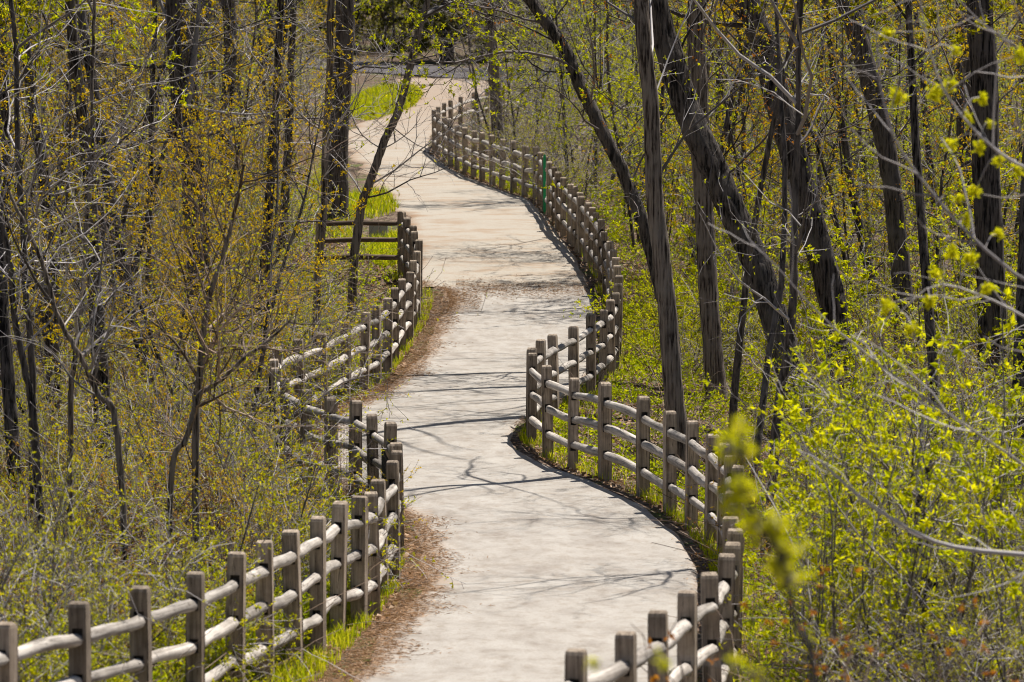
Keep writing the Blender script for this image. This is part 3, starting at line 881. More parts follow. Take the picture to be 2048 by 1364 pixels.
# ------------------------------------------------------------------ undergrowth: a few kinds of shrub and sapling, each copied as individuals
def shrub_meshes(kind, seed):
    r = np.random.default_rng(seed)
    K = dict(
        #        stems  height      lean      spread grav  twigs tl          twigmat   leafmat   leafn per size            droop
        bare=(11, (1.3, 2.5), (8, 50), 0.35, -0.05, 10, (0.4, 1.0), M_TWIG, ML_OLIVE, 3, 2, (0.022, 0.040), 0.1),
        small=(10, (1.0, 1.9), (8, 50), 0.35, -0.03, 11, (0.3, 0.8), M_TWIG, ML_OLIVE, 3, 2, (0.026, 0.046), 0.1),
        gold=(8, (1.6, 2.9), (5, 40), 0.30, -0.01, 12, (0.3, 0.9), M_TWIG, ML_GOLD, 5, 3, (0.022, 0.040), 0.0),
        star=(6, (1.8, 3.2), (4, 28), 0.25, 0.02, 8, (0.25, 0.75), M_TWIG, ML_GREEN, 2, 6, (0.045, 0.080), 0.5),
        tuft=(5, (2.0, 3.1), (3, 26), 0.25, 0.02, 7, (0.25, 0.8), M_TWIG, ML_LEMON, 1, 7, (0.050, 0.085), 0.5),
        brown=(12, (0.9, 1.8), (8, 50), 0.38, -0.03, 11, (0.3, 0.8), M_TWIGB, ML_DEADL, 3, 2, (0.024, 0.045), 0.2),
        rust=(6, (1.1, 2.0), (3, 22), 0.22, 0.02, 6, (0.15, 0.4), M_TWIGB, ML_RUST, 1, 4, (0.024, 0.042), 0.2),
        green=(12, (0.7, 1.4), (10, 55), 0.40, -0.02, 9, (0.25, 0.6), M_TWIGB, ML_GREEN, 4, 3, (0.032, 0.055), 0.2),
        haze=(7, (2.2, 3.8), (4, 30), 0.30, 0.0, 12, (0.4, 1.1), M_TWIGD, ML_GREEN, 3, 3, (0.030, 0.052), 0.3),
    )[kind]
    ns, H, lean, spread, grav, nt_, TL, tm, lm, ln, per, ls, droop = K
    a = r.random(ns) * 2 * math.pi
    b0 = np.stack([np.cos(a), np.sin(a), 0 * a], -1) * spread * r.random((ns, 1))
    le = np.radians(lean[0] + (lean[1] - lean[0]) * r.random(ns))
    a2 = a + r.normal(size=ns) * 0.5
    D = np.stack([np.cos(a2) * np.sin(le), np.sin(a2) * np.sin(le), np.cos(le)], -1)
    n = 9
    L = H[0] + (H[1] - H[0]) * r.random(ns)
    P = np.empty((ns, n, 3)); P[:, 0] = b0 - np.array([0, 0, 0.1])
    for j in range(1, n):
        D = nrm(D + 0.10 * r.normal(size=(ns, 3)) + np.array([0, 0, grav * j * 0.5]))
        P[:, j] = P[:, j - 1] + D * (L / (n - 1))[:, None]
    R = (0.008 + 0.008 * r.random(ns))[:, None] * np.linspace(1, 0.3, n)[None]
    T1, R1 = grow(P, R, nt_, 0.15, 1.0, TL, (25, 70), 6, 0.006, 0.02 + grav, 0.18, r, 0.4)
    T2, R2 = grow(T1, R1, 4, 0.2, 1.0, (0.12, 0.4), (25, 65), 4, 0.004, 0.02, 0.2, r, 0.6)
    R1 = np.maximum(R1, 0.0028); R2 = np.maximum(R2, 0.0022)
    ch = []
    for PP, RR, s in ((P, R, 5), (T1, R1, 3), (T2, R2, 3)):
        v, f, t = tubes(PP, RR, s)
        ch.append((v, f, 0, t))
    stems = raw_mesh('stems', ch, [tm])
    tw = T2
    if kind == 'tuft':
        tw = np.concatenate([T1[:, -3:], T2[r.random(len(T2)) < 0.28][:, -3:]])
    lv = leaves(tw, ln, 0.6 if kind == 'tuft' else 0.2, 1.0, ls, r, per, droop)
    fol = raw_mesh('foliage', [(lv[0], lv[1], 0, lv[2])], [lm], False)
    return stems, fol

def sapling_meshes(seed, H, rad, leafm, twig, bark, leafn, per, ls, nl=18, limbL=(0.8, 2.6), t0=0.12, up=0.05):
    r = np.random.default_rng(seed)
    n = 14
    D = nrm(np.array([[0.16 * r.normal(), 0.16 * r.normal(), 1.0]]))
    P = np.zeros((1, n, 3)); P[0, 0, 2] = -0.2
    for j in range(1, n):
        D = nrm(D + 0.055 * r.normal(size=(1, 3)) + np.array([0, 0, 0.03]))
        P[:, j] = P[:, j - 1] + D * H / (n - 1)
    R = (rad * np.linspace(1, 0.18, n) * (1 + 0.35 * np.exp(-np.arange(n) / 0.7)))[None]
    v, f, t = tubes(P, R, 9, 0.03)
    trunk = raw_mesh('trunk', [(v, f, 0, None)], [bark])
    A, RA = grow(P, R, nl, t0, 0.97, limbL, (40, 88), 8, 0.018, up, 0.15, r, 0.22, short=0.4)
    B, RB = grow(A, RA, 8, 0.12, 1.0, (0.4, 1.4), (25, 65), 6, 0.007, 0.02, 0.18, r, 0.4)
    E, RE_ = grow(B, RB, 3, 0.2, 1.0, (0.15, 0.5), (25, 60), 4, 0.004, 0.02, 0.2, r, 0.6)
    RB = np.maximum(RB, 0.003); RE_ = np.maximum(RE_, 0.0024)
    ch = []
    for PP, RR, s in ((A, RA, 5), (B, RB, 3), (E, RE_, 3)):
        v, f, t = tubes(PP, RR, s)
        ch.append((v, f, 0, t))
    crown = raw_mesh('crown', ch, [twig])
    lv = leaves(E, leafn, 0.2, 1.0, ls, r, per, 0.3)
    fol = raw_mesh('foliage', [(lv[0], lv[1], 0, lv[2])], [leafm], False)
    return trunk, crown, fol

SHRUBS = {k: [shrub_meshes(k, 300 + 17 * j + 1000 * i) for j in range(m)] for i, (k, m) in enumerate(
    (('brown', 3), ('tuft', 4), ('bare', 4), ('small', 4), ('gold', 2), ('star', 4), ('rust', 2), ('green', 3), ('haze', 3)))}
SAPS = {
    'bare': [sapling_meshes(500 + k, 7 + k * 0.7, 0.035 + 0.012 * k, ML_OLIVED, M_TWIG, MB_GREY, 1, 2, (0.02, 0.04)) for k in range(4)],
    'leafy': [sapling_meshes(520 + k, 6.5 + k * 0.8, 0.03 + 0.012 * k, ML_GREEN, M_TWIG, MB_GREY, 3, 3, (0.035, 0.06)) for k in range(3)],
    'gold': [sapling_meshes(540 + k, 7 + k, 0.04 + 0.015 * k, ML_GOLD, M_TWIGD, MB_DARK, 5, 3, (0.032, 0.055)) for k in range(2)],
    'big': [sapling_meshes(560 + k, 14 + k, 0.13 + 0.04 * k, ML_OLIVE, M_TWIG, MB_DARK, 2, 2, (0.05, 0.08), 30, (1.5, 4.5), 0.06) for k in range(4)],
}

COPIES = []
def put_shrub(kind, x, d, s, r, label, group, cat='shrub'):
    st, fo = SHRUBS[kind][int(r.integers(len(SHRUBS[kind])))]
    root = empty('shrub', (x, d, float(ground(x, d))))
    COPIES.append((root, label, x, d))
    root.rotation_euler = (0, 0, r.random() * 6.28)
    root.scale = (s, s, s * (0.9 + 0.2 * r.random()))
    tag(root, label, cat, group)
    a = link('stems', st, root)
    link('foliage', fo, a)
    return root

def put_sapling(kind, x, d, s, r, label, group, name='sapling', cat='tree'):
    tr, cr, fo = SAPS[kind][int(r.integers(len(SAPS[kind])))]
    root = empty(name, (x, d, float(ground(x, d))))
    COPIES.append((root, label, x, d))
    root.rotation_euler = (r.normal() * 0.04, r.normal() * 0.04, r.random() * 6.28)
    root.scale = (s, s, s)
    tag(root, label, cat, group)
    link('trunk', tr, root)
    c = link('crown', cr, root)
    link('foliage', fo, c)
    return root

# what the woods leave open: rows of the photo against the open span of path and fence
_row = np.array([130, 200, 250, 300, 350, 400, 430, 520, 600, 700, 800, 900, 1000, 1060, 1110, 1150, 1215, 1245, 1400.])
_ol = np.array([770, 800, 740, 730, 740, 760, 690, 700, 815, 690, 640, 640, 690, 720, 760, 780, 780, 780, 780.])
_or = np.array([970, 935, 990, 1090, 1130, 1175, 1200, 1240, 1245, 1240, 1360, 1470, 1490, 1490, 1490, 1490, 1490, 1490, 1490.])
def blocks_view(x, d, w, h):
    gz = float(ground(x, d))
    y0 = 682 + F * math.tan(math.atan2(CZ - gz, d) - PITCH)
    y1 = 682 + F * math.tan(math.atan2(CZ - gz - h, d) - PITCH)
    px = 1024 + x / d * F; pw = w / d * F
    ys = np.linspace(y1, min(y0, 1380), 8)
    ys = ys[ys > 130]
    if len(ys) == 0:
        return False
    l = np.interp(ys, _row, _ol); r_ = np.interp(ys, _row, _or)
    return bool(np.any((px + pw > l) & (px - pw < r_)))

placed = []
def scatter(n, side, d0, d1, w, h, r, mind, margin=0.6, out=1.5, tries=60):
    got = []
    for _ in range(n):
        for _t in range(tries):
            d = math.sqrt(d0 * d0 + (d1 * d1 - d0 * d0) * r.random())
            if side < 0:
                lo = -0.1024 * d - out; hi = float(xl_fence(d)) - margin
            else:
                lo = float(xr_fence(d)) + margin; hi = 0.1024 * d + out
            if hi <= lo:
                continue
            x = lo + (hi - lo) * r.random()
            if any((x - q[0]) ** 2 + (d - q[1]) ** 2 < mind * mind for q in placed):
                continue
            if blocks_view(x, d, w, h):
                continue
            placed.append((x, d)); got.append((x, d))
            break
    return got

sr = np.random.default_rng(77)
def batch(n, side, d0, d1, kinds, w, h, mind, label, group, scale=(0.8, 1.15), margin=0.6, out=1.5):
    ks = list(kinds)
    pr = np.array([kinds[k] for k in ks]); pr = pr / pr.sum()
    for x, d in scatter(n, side, d0, d1, w, h, sr, mind, margin, out):
        k = ks[int(sr.choice(len(ks), p=pr))]
        s = scale[0] + (scale[1] - scale[0]) * sr.random()
        put_shrub(k, x, d, s, sr, label[k], group)

LBL_L = dict(bare='bare grey arching shrub', small='small leaved olive shrub', gold='gold leaved shrub', rust='rusty leaved shrub', brown='russet brown shrub', 
             green='low bright green bush', haze='tall hazy green shrub', star='slender shrub with drooping leaf tufts')
LBL_R = LBL_L
batch(50, -1, 37, 60, dict(small=3.5, bare=5, brown=5, rust=1.6, gold=0.8), 0.45, 1.4, 0.5, LBL_L, 'shrubs of the left thicket', (0.75, 1.2))
batch(50, -1, 58, 90, dict(bare=4, small=2.5, brown=3, gold=2, green=0.8), 0.6, 1.6, 0.75, LBL_L, 'shrubs of the left thicket', (0.8, 1.2))
batch(32, -1, 88, 118, dict(bare=5, small=2, gold=2, haze=1), 0.8, 2.2, 1.2, LBL_L, 'shrubs of the left thicket', (0.9, 1.4))
batch(38, 1, 36, 60, dict(green=1.6, star=3, small=1.5, bare=4, brown=2), 0.45, 1.6, 0.55, LBL_R, 'shrubs of the right thicket', (0.7, 1.05))
batch(58, 1, 58, 92, dict(star=2, bare=4, small=3, brown=1.5, haze=0.4, green=3), 0.5, 2.0, 0.75, LBL_R, 'shrubs of the right thicket', (0.8, 1.2))
batch(32, 1, 90, 125, dict(haze=7, bare=3, small=2, gold=1), 0.8, 2.6, 1.2, LBL_R, 'shrubs of the right thicket', (0.9, 1.4))
for x, d in scatter(10, -1, 52, 105, 0.35, 4.5, sr, 1.0, 0.8, 2.0):
    put_sapling('bare', x, d, 0.75 + 0.4 * sr.random(), sr, 'slim bare sapling', 'bare saplings of the left wood')
for x, d in scatter(26, -1, 95, 185, 0.5, 5, sr, 1.3, 0.8, 2.5):
    k = 'gold' if sr.random() < 0.45 else 'bare'
    put_sapling(k, x, d, 0.9 + 0.5 * sr.random(), sr, {'gold': 'gold leaved sapling', 'bare': 'tall bare sapling'}[k], 'saplings deep in the left wood')
for x, d in scatter(16, 1, 86, 118, 0.35, 4.5, sr, 1.0, 0.8, 2.5):
    k = 'leafy' if sr.random() < 0.6 else 'bare'
    put_sapling(k, x, d, 0.8 + 0.4 * sr.random(), sr, {'leafy': 'slim fresh leaved sapling', 'bare': 'slim bare sapling'}[k], 'saplings of the right wood')
for x, d in scatter(30, 1, 105, 190, 0.5, 5, sr, 1.3, 0.8, 3):
    k = ('leafy', 'leafy', 'gold', 'bare')[int(sr.integers(4))]
    put_sapling(k, x, d, 0.9 + 0.5 * sr.random(), sr, {'leafy': 'tall leafy sapling', 'gold': 'gold leaved sapling', 'bare': 'tall bare sapling'}[k], 'saplings deep in the right wood')
# slim trees close behind the right fence: their trunks and limbs throw the streaks of shade on the path
SAPS['high'] = [sapling_meshes(580 + k, 9.5 + k, 0.045 + 0.01 * k, ML_OLIVE, M_TWIG, MB_GREY, 1, 2, (0.02, 0.04), 12, (1.2, 3.0), 0.62) for k in range(2)]
for d, px in ((58, 1500), (63, 1455), (90, 1335), (94, 1350), (98, 1300), (104, 1285), (110, 1250), (118, 1215), (125, 1185)):
    put_sapling('high', (px - 1024) / F * d, d, 1.0 + 0.15 * sr.random(), sr, 'slim bare stemmed tree', 'slim trees close behind the right fence')

def conifer_meshes(seed, H):
    r = np.random.default_rng(seed)
    P = np.zeros((1, 12, 3)); P[0, :, 2] = np.linspace(-0.3, H, 12); P[0, 1:, :2] += 0.06 * r.normal(size=(11, 2)).cumsum(0)
    R = np.linspace(0.20, 0.03, 12)[None]
    v, f, t = tubes(P, R, 8, 0.03)
    trunk = raw_mesh('trunk', [(v, f, 0, None)], [MB_DARK])
    A, RA = grow(P, R, 90, 0.06, 0.98, (2.0, 3.4), (70, 100), 6, 0.03, -0.05, 0.10, r, 0.3, short=0.8)
    B, RB = grow(A, RA, 9, 0.15, 1.0, (0.3, 0.8), (30, 60), 3, 0.008, -0.05, 0.15, r, 0.5)
    ch = []
    for PP, RR, s_ in ((A, RA, 4), (B, RB, 3)):
        v, f, t = tubes(PP, RR, s_)
        ch.append((v, f, 0, t))
    crown = raw_mesh('crown', ch, [M_TWIGD])
    lv = leaves(B, 9, 0.0, 1.0, (0.14, 0.30), r, 1, 0.35, 0.6, 0.35)
    return trunk, crown, raw_mesh('foliage', [(lv[0], lv[1], 0, lv[2])], [ML_PINE], False)
SAPS['conifer'] = [conifer_meshes(700, 11.0), conifer_meshes(701, 12.5)]
for k in range(16):
    px = 300 + 1500 * (k + 0.5 * sr.random()) / 16
    d = float(road_mid((px - 1024) / F * 220)) + (11, 18, 27)[k % 3] + 3 * sr.random()
    put_sapling('conifer', (px - 1024) / F * d, d, 1.25 + 0.35 * sr.random(), sr, 'dark dense conifer', 'dark conifers beyond the road', 'tree')
for px, d, sc in ((700, 232, 1.3), (790, 236, 1.2), (880, 228, 1.35), (960, 226, 1.2), (1040, 216, 1.3), (1130, 214, 1.3), (1210, 212, 1.2), (640, 215, 1.2), (1010, 240, 1.4), (840, 245, 1.4)):
    put_sapling('leafy', (px - 1024) / F * d, d, sc, sr, 'fresh leaved roadside tree', 'leafy trees at the far road', 'tree')
# taller trees whose crowns shade the woods on both sides
SAPS['canopy'] = [sapling_meshes(590 + k, 12.5 + k, 0.085 + 0.025 * k, (ML_OLIVED, ML_GOLD, ML_GREEN)[k], M_TWIGD, MB_DARK, 4, 3, (0.06, 0.10), 26, (1.5, 3.6), 0.46) for k in range(3)]
for px, d in ((40, 62), (215, 66), (330, 74), (110, 78), (500, 84), (250, 90), (420, 95), (560, 101), (60, 98), (330, 112), (180, 120), (520, 122), (420, 135), (590, 138)):
    put_sapling('canopy', (px - 1024) / F * d, d, 0.9 + 0.25 * sr.random(), sr, 'tall dark trunked tree', 'tall trees of the left wood', 'tree')
for px, d in ((1900, 70), (2040, 64), (1760, 92), (1640, 100), (1880, 106), (2010, 98), (1560, 118), (1720, 126), (1450, 128), (1900, 135)):
    put_sapling('canopy', (px - 1024) / F * d, d, 0.9 + 0.25 * sr.random(), sr, 'tall dark trunked tree', 'tall trees of the right wood', 'tree')
# thin stems crowding behind the far right fence
for px, d, sc, k in ((1000, 132, 0.8, 'bare'), (1040, 126, 0.8, 'bare'), (1062, 134, 0.9, 'bare'), (1100, 121, 0.8, 'leafy'), (1132, 119, 0.85, 'bare'), (1022, 146, 0.9, 'bare'), (1078, 142, 0.9, 'leafy'), (1150, 127, 0.9, 'leafy'), (965, 149, 0.7, 'bare'), (1010, 153, 0.8, 'bare'),
                     (1110, 140, 0.9, 'leafy'), (1170, 116, 0.85, 'leafy'), (1190, 124, 0.9, 'leafy')):
    put_sapling(k, (px - 1024) / F * d, d, sc, sr, {'leafy': 'slim fresh leaved sapling', 'bare': 'thin bare stem'}[k], 'thin stems behind the far right fence')
for px, d, sc, k in ((1015, 128, 0.9, 'bare'), (1050, 122, 0.9, 'bare'), (1090, 128, 0.9, 'small'), (1120, 115, 0.85, 'bare'), (1150, 110, 0.85, 'bare'), (975, 139, 0.7, 'bare'), (1000, 142, 0.9, 'bare'), (1060, 148, 1.0, 'bare')):
    put_shrub(k, (px - 1024) / F * d, d, sc, sr, LBL_R[k], 'shrubs behind the far right fence')
# trees beyond the road and deep in the wood
for k in range(70):
    d = 238 + 95 * sr.random() ** 0.8
    x = (2 * sr.random() - 1) * (0.1024 * d + 3)
    put_sapling('big' if k % 2 else ('leafy', 'gold', 'bare')[k % 3], x, d, 1.0 + 0.5 * sr.random(), sr, 'dark trunked tree' if k % 2 else 'thin tree', 'trees beyond the road', 'tree')
for side in (-1, 1):
    for x, d in scatter(12, side, 110, 205, 0.8, 6, sr, 2.5, 1.5, 2.5):
        put_sapling('big', x, d, 0.85 + 0.3 * sr.random(), sr, 'dark trunked tree', 'dark trees deep in the wood', 'tree')
for px, d in ((30, 74), (95, 80), (150, 70), (205, 88), (255, 96), (60, 92), (320, 104)):
    put_sapling('gold', (px - 1024) / F * d, d, 0.95 + 0.3 * sr.random(), sr, 'gold leaved sapling', 'gold saplings of the upper left')
for px, d in ((1500, 92), (1620, 96), (1700, 90), (1880, 88), (1990, 92)):
    put_sapling('gold', (px - 1024) / F * d, d, 0.95 + 0.3 * sr.random(), sr, 'gold leaved sapling', 'gold saplings of the upper right')

# a drift of small gold leaved trees in the middle of the left wood
for px, d, sc in ((335, 70, 0.72), (400, 66, 0.70), (455, 72, 0.74), (500, 67, 0.68), (430, 80, 0.8)):
    put_sapling('gold', (px - 1024) / F * d, d, sc, sr, 'small gold leaved tree', 'gold drift in the left wood')
# leafy growth over the bulge of the left fence, and green bushes behind the nearest posts
for px, d, sc, kd in ((520, 56, 0.9, 'small'), (552, 57, 0.6, 'small'), (480, 54, 1.1, 'bare'), (640, 53, 0.5, 'green'), (590, 51, 0.6, 'green')):
    put_shrub(kd, (px - 1024) / F * d, d, sc, sr, LBL_L[kd], 'growth over the left fence bulge')
for k in range(14):
    d = 36.5 + 11 * k / 14; x = float(xl_fence(d)) - 0.55 - 0.7 * sr.random()
    put_shrub('green', x, d, 0.55 + 0.25 * sr.random(), sr, LBL_L['green'], 'bushes behind the nearest left fence posts')
# tall leaf tufted shrubs in front at the right
for k, (px, d, sc) in enumerate(((1600, 44, 0.85), (1640, 40, 0.8), (1690, 45, 1.0), (1735, 40, 0.95), (1785, 43, 1.1), (1850, 41, 1.1), (1915, 45, 1.2), (1985, 42, 1.15), (2035, 39, 1.1))):
    put_shrub('tuft', (px - 1024) / F * d, d, sc, sr, 'tall shrub with lemon yellow leaf tufts', 'tall tufted shrubs at the lower right')

# ------------------------------------------------------------------ foreground on the right, out of focus
make_tree('blurred sapling with yellow leaves closest to the camera, in front of the right fence',
          [(1740, 3380), (1690, 2300), (1650, 1700), (1622, 1370), (1596, 1220), (1555, 1120), (1505, 1000), (1480, 870)], [34, 30, 24, 18, 14, 11, 9, 6], 13.5,
          MB_GREY, M_TWIG, ML_YELL, 201, 10, 0, 13, 4, 2, (0.026, 0.042), 1, (0.60, 1.0), (0.02, 0.06), 'sapling', ridge=0.02, tw2=(0.02, 0.05), tw3=(0.015, 0.03),
          extra=[([(1640, 1560, 0), (1570, 1400, 0), (1480, 1338, 0), (1380, 1322, 0), (1280, 1318, 0), (1200, 1332, 0)], 0.006)])
for k, (px, d, sc) in enumerate([(1640, 27, 1.2), (1720, 25, 1.1), (1835, 26, 1.2)]):
    x = (px - 1024) / F * d
    put_shrub('rust', x, d, sc, sr, ['leftmost blurred weed clump with orange brown heads at the lower right', 'blurred weed clump with orange brown heads, second from the fence', 'rightmost blurred weed clump with orange brown heads, in front of the short dark trunk'][k], 'orange brown weeds at the lower right')
    COPIES.pop()

def flowering_tree():
    d = 31.0
    r = np.random.default_rng(900)
    foot = np.array([4.35, d, 0.0]); foot[2] = float(ground(4.35, d)) - 0.15
    root = empty('tree', tuple(foot))
    tag(root, 'near tree at the right edge reaching in long pale branches with yellow flower balls', 'tree')
    tp = spline(np.array([[0, 0, 0], [0.05, 0, 1.5], [0.0, 0.1, 3.2], [0.15, 0.1, 5.2], [0.1, 0.2, 7.5], [0.3, 0.2, 10.0]]), 40)[None]
    R = np.interp(np.linspace(0, 1, 40), [0, 0.1, 1], [0.17, 0.13, 0.02])[None]
    v, f, _ = tubes(tp, R, 14, 0.04)
    link('trunk', raw_mesh('trunk', [(v, f, 0, None)], [MB_GREY]), root)
    limbs = [[(2400, 760), (2210, 640), (2048, 560), (1940, 470), (1860, 380), (1790, 280), (1762, 180), (1752, 60)],
             [(2400, 520), (2210, 400), (2060, 340), (1980, 290), (1900, 200), (1862, 110), (1840, 0)],
             [(2400, 860), (2220, 740), (2060, 640), (1960, 590), (1870, 570), (1800, 625)],
             [(2400, 1180), (2220, 1130), (2048, 1110), (1930, 1098), (1850, 1075), (1740, 1010), (1660, 940), (1590, 880)],
             [(2400, 1160), (2210, 1050), (2048, 930), (1930, 850), (1800, 760), (1650, 640), (1560, 540), (1500, 480)],
             [(2400, 300), (2210, 180), (2080, 120), (1980, 60), (1900, -20)]]
    L = np.array([spline(np.array([at(x, y, d + 0.25 * k) for x, y in l]) - foot, 14) for k, l in enumerate(limbs)])
    RL = np.array([0.016, 0.015, 0.014, 0.024, 0.013, 0.014])[:, None] * np.linspace(1, 0.25, 14)[None]
    T1, R1 = grow(L, RL, 10, 0.15, 1.0, (0.25, 0.8), (25, 60), 6, 0.006, 0.03, 0.15, r, 0.4)
    spots = [(1780, 70), (1910, 100), (2040, 110), (1800, 190), (1865, 185), (1900, 170), (1960, 195), (1940, 235), (1982, 245), (1900, 290), (1955, 295), (2000, 320), (1915, 395), (1952, 380),
             (1905, 510), (1942, 522), (1975, 575), (1860, 600), (1872, 550), (1775, 615), (1826, 660), (1995, 470), (2032, 340), (1930, 440)]
    flat = L.reshape(-1, 3)
    tw = []
    cl = []
    r2 = np.random.default_rng(5)
    # one flower ball: many short pedicels with yellow blades
    n = 46
    u = nrm(r2.normal(size=(n, 3)) + np.array([0.5, 0.2, -0.3]))
    pd = np.stack([np.zeros((n, 3)), u * 0.045 * (0.35 + 0.85 * r2.random((n, 1)))], 1)
    fv = leaves(pd, 2, 0.6, 1.0, (0.016, 0.030), r2, 1, 0.2, 0.8, 0.6)
    pv, pf, pt = tubes(pd, np.full((n, 2), 0.0012), 3)
    ball = raw_mesh('flower_ball', [(fv[0], fv[1], 0, fv[2]), (pv, pf, 0, pt)], [ML_YELL], False)
    for x, y in spots:
        q = at(x, y, d + 0.3) - foot
        b = flat[np.argmin(((flat - q) ** 2).sum(1))]
        tw.append(spline(np.array([b, b * 0.5 + q * 0.5 + [0, 0, 0.04], q]), 6))
        o = link('flower_ball', ball, root, tuple(q)); o.rotation_euler = tuple(r.random(3) * 6); o.scale = tuple(0.75 + 0.7 * r.random(3))
    tw = np.array(tw)
    ch = []
    for PP, RR, s in ((L, RL, 6), (T1, np.maximum(R1, 0.0025), 4), (tw, np.full(tw.shape[:2], 0.0035), 4)):
        v, f, t = tubes(PP, RR, s)
        ch.append((v, f, 0, 0.5 + 0.5 * t))
    link('crown', raw_mesh('crown', ch, [M_TWIG]), root)
flowering_tree()

# ------------------------------------------------------------------ what nobody could count: litter, grass, weeds, brush
def on_ground(x, d):
    inside = (x > path_l(d) - 0.2) & (x < path_r(d) + 0.05)
    return np.where(inside, zpath(d) + 0.040, ground(x, d) + 0.006)

def flat_litter(x, d, ln, asp, r, tilt=0.25):
    n = len(x)
    a = r.random(n) * 2 * math.pi
    D = nrm(np.stack([np.cos(a), np.sin(a), tilt * r.normal(size=n)], -1))
    W = nrm(np.stack([-np.sin(a), np.cos(a), tilt * r.normal(size=n)], -1))
    p = np.stack([x, d, on_ground(x, d) + 0.008 * r.random(n)], -1)
    h = (ln * asp * 0.5)[:, None]; l = ln[:, None]
    cup = np.array([0, 0, 1.0]) * (ln * 0.22 * r.random(n))[:, None] * min(1, asp * 2)
    v = np.stack([p - D * l * 0.5, p + W * h + cup, p + D * l * 0.5, p - W * h + cup], 1)
    b = np.arange(n)[:, None] * 4
    tri = np.concatenate([b + np.array([[0, 1, 2]]), b + np.array([[0, 2, 3]])], 1).reshape(-1, 3)
    return v.reshape(-1, 3), tri, np.repeat(r.random(n), 2)

lr = np.random.default_rng(31)
# needles and twigs along the left margin of the path
n = 46000
d = 36 + (94 - 36) * lr.random(n) ** 1.15
w = lr.random(n)
x = path_l(d) - 0.62 * lr.random(n) ** 0.8 + np.abs(lr.normal(size=n)) * 0.20 * np.maximum(0.1, 0.6 + fnoise(d, d * 0, 0.7, 4))
v1 = flat_litter(x, d, 0.03 + 0.08 * lr.random(n), 0.12, lr, 0.15)
# along the right margin, thinner
n = 9000
d = 36 + (140 - 36) * lr.random(n) ** 1.2
x = path_r(d) + 0.12 + 0.14 * lr.normal(size=n)
v2 = flat_litter(x, d, 0.03 + 0.07 * lr.random(n), 0.15, lr, 0.15)
# a drift of needles across the seam of the paving
n = 7000
t = lr.random(n) ** 1.7
d = D_SEAM - 0.3 + 0.75 * lr.normal(size=n) - 2.8 * (t < 0.22) * lr.random(n)
x = path_l(d) - 0.1 + t * (path_r(d) - path_l(d))
v3 = flat_litter(x, d, 0.03 + 0.07 * lr.random(n), 0.15, lr, 0.12)
o = link('needle_litter', raw_mesh('needle_litter', [(q[0], q[1], 0, q[2] * 0.8) for q in (v1, v2, v3)], [ML_DEAD], False))
tag(o, 'brown needles and twigs drifted along the path edges', 'litter', kind='stuff')
# dead leaves over the woodland floor near the fences
chs = []
for side in (-1, 1):
    n = 36000
    d = 36 + (150 - 36) * lr.random(n) ** 1.3
    off = 0.1 + np.abs(lr.normal(size=n)) * (1.6 + d * 0.02)
    x = xl_fence(d) - off + 0.3 if side < 0 else xr_fence(d) + off - 0.3
    q = flat_litter(x, d, 0.05 + 0.06 * lr.random(n), 0.6, lr, 0.35)
    chs.append((q[0], q[1], 0, q[2]))
o = link('dead_leaves', raw_mesh('dead_leaves', chs, [ML_DEAD], False))
tag(o, 'dry fallen leaves lying over the woodland floor', 'leaf litter', kind='stuff')

def blades(x, d, h, wd, r):
    n = len(x)
    a = r.random(n) * 2 * math.pi
    W = np.stack([np.cos(a), np.sin(a), 0 * a], -1) * (wd * 0.5)[:, None]
    b = r.random(n) * 2 * math.pi
    B = np.stack([np.cos(b), np.sin(b), 0 * b], -1) * (h * (0.15 + 0.5 * r.random(n)))[:, None]
    p = np.stack([x, d, on_ground(x, d) - 0.01], -1)
    up = np.array([0, 0, 1.0]) * h[:, None]
    v = np.stack([p - W, p + W, p + up * 0.6 + B * 0.35 + W * 0.7, p + up * 0.6 + B * 0.35 - W * 0.7, p + up * 0.95 + B], 1)
    k = np.arange(n)[:, None] * 5
    tri = np.concatenate([k + np.array([[0, 1, 2]]), k + np.array([[0, 2, 3]]), k + np.array([[3, 2, 4]])], 1).reshape(-1, 3)
    return v.reshape(-1, 3), tri, np.repeat(r.random(n), 3)

gs = []
for side in (-1, 1):
    n = 44000
    d = 34 + (140 - 34) * lr.random(n) ** 1.4
    x = (xl_fence(d) if side < 0 else xr_fence(d)) + side * (-0.12) + 0.24 * lr.normal(size=n)
    keep = fnoise(x * 1.0, d, 0.55, 3 + side) + 0.5 * fnoise(x, d, 0.17, 8) > -0.12
    if side > 0:
        keep &= x > path_r(d) + 0.04
    else:
        keep &= x < np.minimum(path_l(d) - 0.4, xl_fence(d) + 0.42)
    x, d = x[keep], d[keep]
    q = blades(x, d, 0.05 + 0.15 * lr.random(len(x)) ** 1.5, 0.006 + 0.006 * lr.random(len(x)), lr)
    gs.append((q[0], q[1], 0, q[2]))
# sunlit grass bank left of the far bend, and the verge behind the square return of the left fence
for (pa, n, rx_, ry_) in (((775, 205), 16000, 1.45, 17), ((735, 410), 2500, 0.8, 5), ((780, 500), 2500, 0.45, 3.0)):
    c = on_path(*pa)
    u = lr.random(n) ** 0.5; a = lr.random(n) * 6.283
    x = c[0] + rx_ * u * np.cos(a); d = c[1] + ry_ * u * np.sin(a)
    keep = (x < path_l(d) - 0.05) & (fnoise(x, d, 0.5, 2) > -0.5)
    x, d = x[keep], d[keep]
    q = blades(x, d, 0.06 + 0.2 * lr.random(len(x)), 0.012 + 0.01 * lr.random(len(x)), lr)
    gs.append((q[0], q[1], 0, q[2]))
o = link('grass', raw_mesh('grass', gs, [ML_GRASS], False))
tag(o, 'fresh green grass tufts along the foot of the fences and on the bank', 'grass', kind='stuff')

